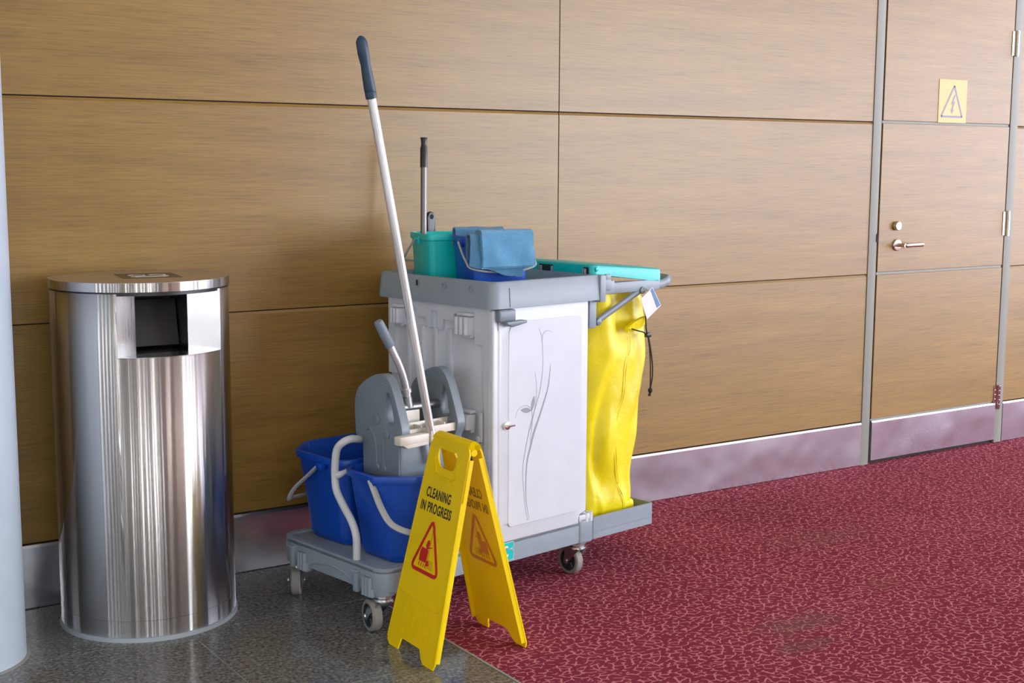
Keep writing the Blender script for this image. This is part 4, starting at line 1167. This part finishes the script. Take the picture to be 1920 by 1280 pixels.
# stitched seam down the front and the pinched corner tail
def bagy(u, z):
    j = max(0, min(NR, round((z - 0.152) / 0.81 * NR))); x0, x1, y0, y1 = sect(z); X = x0 + u * (x1 - x0)
    best = min((p for p in rings[j] if p[1] < 0.25), key=lambda p: abs(p[0] - X)); return Vector((X, best[1] - 0.001, z))
mb = MB()
for off in (-0.018, 0.018):
    P = []
    SX = [(0.165, 0.200), (0.20, 0.188), (0.33, 0.146), (0.45, 0.138), (0.60, 0.168), (0.80, 0.205)]
    for k in range(36):
        z = 0.172 + (0.79 - 0.172) * k / 35
        for (za, xa), (zb, xb) in zip(SX, SX[1:]):
            if za <= z <= zb:
                t = (z - za) / (zb - za); t = t * t * (3 - 2 * t); X = xa + (xb - xa) * t
        x0, x1, y0, y1 = sect(z)
        P.append(bagy((X - x0) / (x1 - x0) + off, z))
    mb.tube(P, 0.0010, 6)
obj('stitched_seam', mb, M['stitch'], bgt, frame=CT)
mb = MB()
mb.loft([[(0.175, 0.050, 0.158), (0.262, 0.040, 0.160), (0.262, 0.075, 0.160), (0.175, 0.085, 0.158)], [(0.172, 0.040, 0.190), (0.262, 0.028, 0.205), (0.265, 0.066, 0.208), (0.175, 0.080, 0.190)], [(0.180, 0.046, 0.212), (0.225, 0.030, 0.222), (0.262, 0.052, 0.224), (0.180, 0.078, 0.212)]])
tl = obj('corner_fold', mb, M['bag'], bgt, frame=CT); ss = tl.modifiers.new('round', 'SUBSURF'); ss.levels = 2; ss.render_levels = 2
mb = MB()
fl_ = [(0.180, 0.018, 0.822), (0.205, 0.010, 0.842), (0.245, 0.004, 0.856), (0.268, 0.008, 0.858), (0.274, 0.016, 0.832), (0.240, 0.014, 0.818), (0.200, 0.018, 0.806), (0.183, 0.020, 0.806)]
mb.loft([fl_, [(x, y + 0.014, z) for x, y, z in fl_]])
fo = obj('drawcord_flap', mb, M['bag'], bgt, frame=CT)
mb = MB()
mb.tube(smoothpath([(0.256, 0.004, 0.885), (0.255, 0.003, 0.850), (0.257, 0.003, 0.820), (0.262, 0.002, 0.796)], 6), 0.0024, 8)
mb.tube(smoothpath([(0.188, 0.006, 0.820), (0.215, 0.003, 0.812), (0.240, 0.003, 0.806), (0.258, 0.002, 0.796)], 6), 0.0024, 8)
mb.tube(smoothpath([(0.262, 0.0, 0.796), (0.272, 0.0, 0.755), (0.279, 0.0, 0.700), (0.281, 0.0, 0.640), (0.280, 0.0, 0.605)], 6), 0.0024, 8)
mb.tube(smoothpath([(0.266, 0.001, 0.796), (0.281, 0.002, 0.745), (0.292, 0.002, 0.690), (0.293, 0.002, 0.645), (0.283, 0.001, 0.605)], 6), 0.0024, 8)
mb.lathe([(0.0045, 0), (0.008, 0.004), (0.008, 0.012), (0.0045, 0.016)], 12, (0.281, 0.0, 0.592)); mb.tube([(0.280, 0.0, 0.594), (0.271, -0.001, 0.583)], 0.003, 6); mb.tube([(0.282, 0.0, 0.594), (0.281, 0.001, 0.580)], 0.003, 6)
dcg = obj('drawcord', mb, M['cord'], bgt, frame=CT, label='black elastic cord with knotted end')
mb = MB(); mb.box((0.253, -0.007, 0.786), (0.276, 0.008, 0.802), 0.003)
obj('cord_lock', mb, M['black'], dcg, frame=CT)
# card tag
tg = thing('card_tag', 'small white plastic card tag hanging on the yellow bag', 'tag', CT @ T(0.257, -0.006, 0.90))
q = [(0.212, 0.0, 0.921), (0.272, 0.0, 0.958), (0.318, 0.0, 0.893), (0.247, 0.0, 0.850)]
mb = MB(); mb.loft([[(x, -0.010, z) for x, y, z in q], [(x, -0.0085, z) for x, y, z in q]])
obj('card', mb, M['card'], tg, frame=CT, smooth=0)
mb = MB(); qq = [(0.262, 0.947), (0.271, 0.955), (0.314, 0.894), (0.296, 0.886)]
mb.loft([[(x, -0.0108, z) for x, z in qq], [(x, -0.0100, z) for x, z in qq]])
obj('card_print', mb, M['cardblue'], tg, frame=CT, smooth=0)
mb = MB(); mb.tube(smoothpath([(0.243, 0.004, 0.955), (0.250, -0.006, 0.952), (0.262, -0.009, 0.944)], 4), 0.002, 6)
obj('tag_tie', mb, M['handle'], tg, frame=CT)

# ------------------------------------------------------------------ caution sign
sg = thing('wet_floor_sign', 'yellow A frame sign reading cleaning in progress, in front of the cart', 'sign', T(1.89, -0.98, 0))
def sign_panel(sgn, xb, xt, yc, zt=0.600):
    """panel: local u across (0 centre; + towards the camera), w = height 0..1 of zt"""
    ct_ = yc
    def f(u, w, h):      # u metres across, w metres up the panel, h metres outward
        L = math.hypot(xt - xb, zt); t = w / L
        nx = sgn * zt / L; nz = abs(xt - xb) / L
        return Vector((xb + (xt - xb) * t + nx * h, ct_ - u, zt * t + nz * h))
    return f
LP = math.hypot(0.14, 0.60)
def half(w): return 0.137 - (0.137 - 0.103) * (w / LP)
def panel_mesh(f):
    mb = MB()
    th = 0.0045
    # outline with legs, going round; handle hole left open
    def quad(a, b, c, d, h0=0.0, h1=th):
        mb.loft([[f(*p, h0) for p in (a, b, c, d)], [f(*p, h1) for p in (a, b, c, d)]])
    out = [(-half(0) + 0.004, 0.012), (-half(0) + 0.020, 0.0), (-half(0) + 0.068, 0.0), (-half(0) + 0.078, 0.035), (half(0) - 0.092, 0.035), (half(0) - 0.076, 0.0 + 0.012), (half(0) - 0.060, 0.0), (half(0) - 0.008, 0.0), (half(0), 0.016)]
    out += [(half(0.46), 0.46), (half(LP - 0.02), LP - 0.02), (half(LP) - 0.012, LP), (-half(LP) + 0.012, LP), (-half(LP - 0.02), LP - 0.02), (-half(0.46), 0.46)]
    return out
def build_panel(name, sgn, xb, xt, yc):
    f = sign_panel(sgn, xb, xt, yc)
    out = panel_mesh(f)
    mb = MB(); th = 0.005
    # outer polygon with a hole: bridge as two strips
    hole = [(-0.056, 0.586), (-0.054, 0.566), (-0.047, 0.550), (-0.036, 0.539), (-0.020, 0.534), (0.028, 0.534), (0.040, 0.539), (0.045, 0.550), (0.046, 0.566), (0.046, 0.586)]
    bm = mb.bm
    vo = [bm.verts.new(f(u, w, 0)) for u, w in out]; vh = [bm.verts.new(f(u, w, 0)) for u, w in hole]
    eo = [bm.edges.new((vo[i], vo[(i + 1) % len(vo)])) for i in range(len(vo))]; eh = [bm.edges.new((vh[i], vh[(i + 1) % len(vh)])) for i in range(len(vh))]
    r_ = bmesh.ops.triangle_fill(bm, edges=eo + eh, use_beauty=True, use_dissolve=False)
    fc = [g_ for g_ in bm.faces]
    n_ = f(0, 0, 1) - f(0, 0, 0)
    ex = bmesh.ops.extrude_face_region(bm, geom=fc)
    for g_ in ex['geom']:
        if isinstance(g_, bmesh.types.BMVert): g_.co += n_ * th
    # raised edge flanges on both long sides, folded inward
    for s_ in (-1, 1):
        mb.loft([[f(s_ * (half(w) - 0.0), w, h) for w in (0.02, 0.58)] + [f(s_ * (half(w) - 0.004), w, h) for w in (0.58, 0.02)] for h in (-0.012, th + 0.001)])
    mb.ribbon([(-half(0.15) + 0.012, 0.160), (half(0.14) - 0.030, 0.150), (half(0.14) - 0.018, 0.158)], 0.003, lambda u, v, h: f(u, v, th + h), 0.0020)
    for k in range(16):
        u = -0.070 + 0.0105 * k
        mb.ribbon([(u, 0.050), (u, 0.140)], 0.0028, lambda a, b, h: f(a, b, th + h), 0.0010)
    # frame round the grip hole
    hf = [(-0.005 + (u + 0.005) * 1.30, 0.574 + (w - 0.574) * 1.62) for u, w in hole]
    mb.ribbon(hf[1:9], 0.006, lambda u, v, h: f(u, v, th + h), 0.0035)
    o = obj(name, mb, M['sign'], sg, smooth=30)
    return o, f, th
fp, ff, th = build_panel('front_panel', -1, 1.735, 1.875, -0.985)
bp, fbk, th = build_panel('rear_panel', 1, 2.043, 1.905, -0.975)
# rounded hinge top bridging both panels
mb = MB()
rings = []
for k in range(9):
    a = PI * k / 8; x = 1.890 + 0.0185 * math.cos(PI - a) ; z = 0.594 + 0.018 * math.sin(a)
    hw = 0.103 - 0.012 * math.sin(a)
    rings.append((x, z, hw))
sec = [[(x, -0.98 - hw, z), (x, -0.98 + hw, z)] for x, z, hw in rings]
outer_ = [s_[0] for s_ in sec]; outer2 = [s_[1] for s_ in sec]
mb.loft([[(x, y, z) for x, y, z in outer_] + [(1.905, -1.06, 0.580), (1.875, -1.06, 0.580)], [(x, y, z) for x, y, z in outer2] + [(1.905, -0.90, 0.580), (1.875, -0.90, 0.580)]])
obj('hinge_cap', mb, M['sign'], sg, smooth=50)
for y in (-1.055, -0.905):
    mb = MB(); mb.cyl((1.890, y - 0.02, 0.580), (1.890, y + 0.02, 0.580), 0.010, 16)
    obj('hinge_pin', mb, M['sign'], sg)
# print on the outer faces; show-through at the rear is painted inside
def prints(f, parent, h0, mir, c_txt, c_tri, letters=True):
    g_ = (lambda u, v, h: f((-u - 0.018 if mir else u), v, h0 + (h if h0 > 0 else -h)))
    for body, wd, cy in (('CLEANING', 0.132, 0.458), ('IN PROGRESS', 0.166, 0.417)):
        mb = text_mb(body, g_, 1, -0.010, cy, 1, 0.020, width=wd, height=0.0290)
        obj('sign_lettering', mb, c_txt, parent, smooth=0)
    mb = MB()
    A_, B2, C2 = (-0.066, 0.268), (0.072, 0.250), (-0.004, 0.378)
    A_, B2, C2 = (-0.084, 0.238), (0.064, 0.238), (-0.010, 0.388)
    def rp(a, b, t): return (a[0] + (b[0] - a[0]) * t, a[1] + (b[1] - a[1]) * t)
    P = []
    for p0, p1, p2 in ((A_, B2, C2), (B2, C2, A_), (C2, A_, B2)):
        s0 = rp(p0, p2, 0.14); s1 = rp(p0, p1, 0.14)
        for k in range(5):
            t = k / 4; P.append(((1 - t) ** 2 * s0[0] + 2 * t * (1 - t) * p0[0] + t * t * s1[0], (1 - t) ** 2 * s0[1] + 2 * t * (1 - t) * p0[1] + t * t * s1[1]))
    mb.ribbon(P + P[:2], 0.0110, g_)
    G0 = g_; g_ = lambda u, v, h: G0(-0.012 + u * 1.05, 0.262 + (v - 0.262) * 1.0, h)
    def blob(pts): mb.loft([[g_(u, v, 0) for u, v in pts], [g_(u, v, 0.0008) for u, v in pts]])
    cart = [(-0.034, 0.264), (0.004, 0.264), (0.006, 0.300), (-0.004, 0.302), (-0.028, 0.304), (-0.034, 0.290)]
    blob(cart); blob([(-0.006, 0.300), (0.004, 0.303), (0.008, 0.322), (0.002, 0.330), (-0.006, 0.326), (-0.010, 0.312)])
    mb.ribbon([(0.000, 0.305), (0.022, 0.312)], 0.003, g_); mb.ribbon([(0.010, 0.385), (0.010, 0.262)], 0.0013, g_)
    for x in (-0.030, -0.018, -0.006, 0.004): mb.ribbon([(x, 0.262), (x - 0.001, 0.250)], 0.0035, g_)
    blob([(0.006, 0.272), (0.016, 0.272), (0.020, 0.258), (0.004, 0.256)])
    for k in range(5): mb.ribbon([(0.010, 0.274 - 0.005 * k), (0.038, 0.272 - 0.005 * k)], 0.0011, g_)
    obj('warning_triangle', mb, c_tri, parent, smooth=0)
prints(ff, fp, th, False, M['ink'], M['red'])
prints(fbk, bp, th, True, M['ink'], M['red'])
prints(fbk, bp, -0.0004, True, M['olive'], M['amber'])  # olive and amber copy paints the light showing through the panel

# ceiling lights (long strips reflected in the steel bin)
for k in range(5):
    x = -0.4 + k * 1.5
    cl_ = thing('ceiling_light', 'long white strip light on the hall ceiling', 'ceiling light', T(x, -5.2, ZC - 0.03), 'strip lights on the ceiling')
    obj('housing', MB().box((x - 0.09, -6.9, ZC - 0.05), (x + 0.09, -3.5, ZC)), M['ceiling'], cl_, smooth=0)
    e = NT('lit_diffuser'); setp(e.b, **{'Base Color': (1, 1, 1), 'Emission Color': (1.0, 0.93, 0.82), 'Emission Strength': 11.0})
    obj('diffuser', MB().box((x - 0.07, -6.88, ZC - 0.056), (x + 0.07, -3.52, ZC - 0.05)), e.m, cl_, smooth=0)
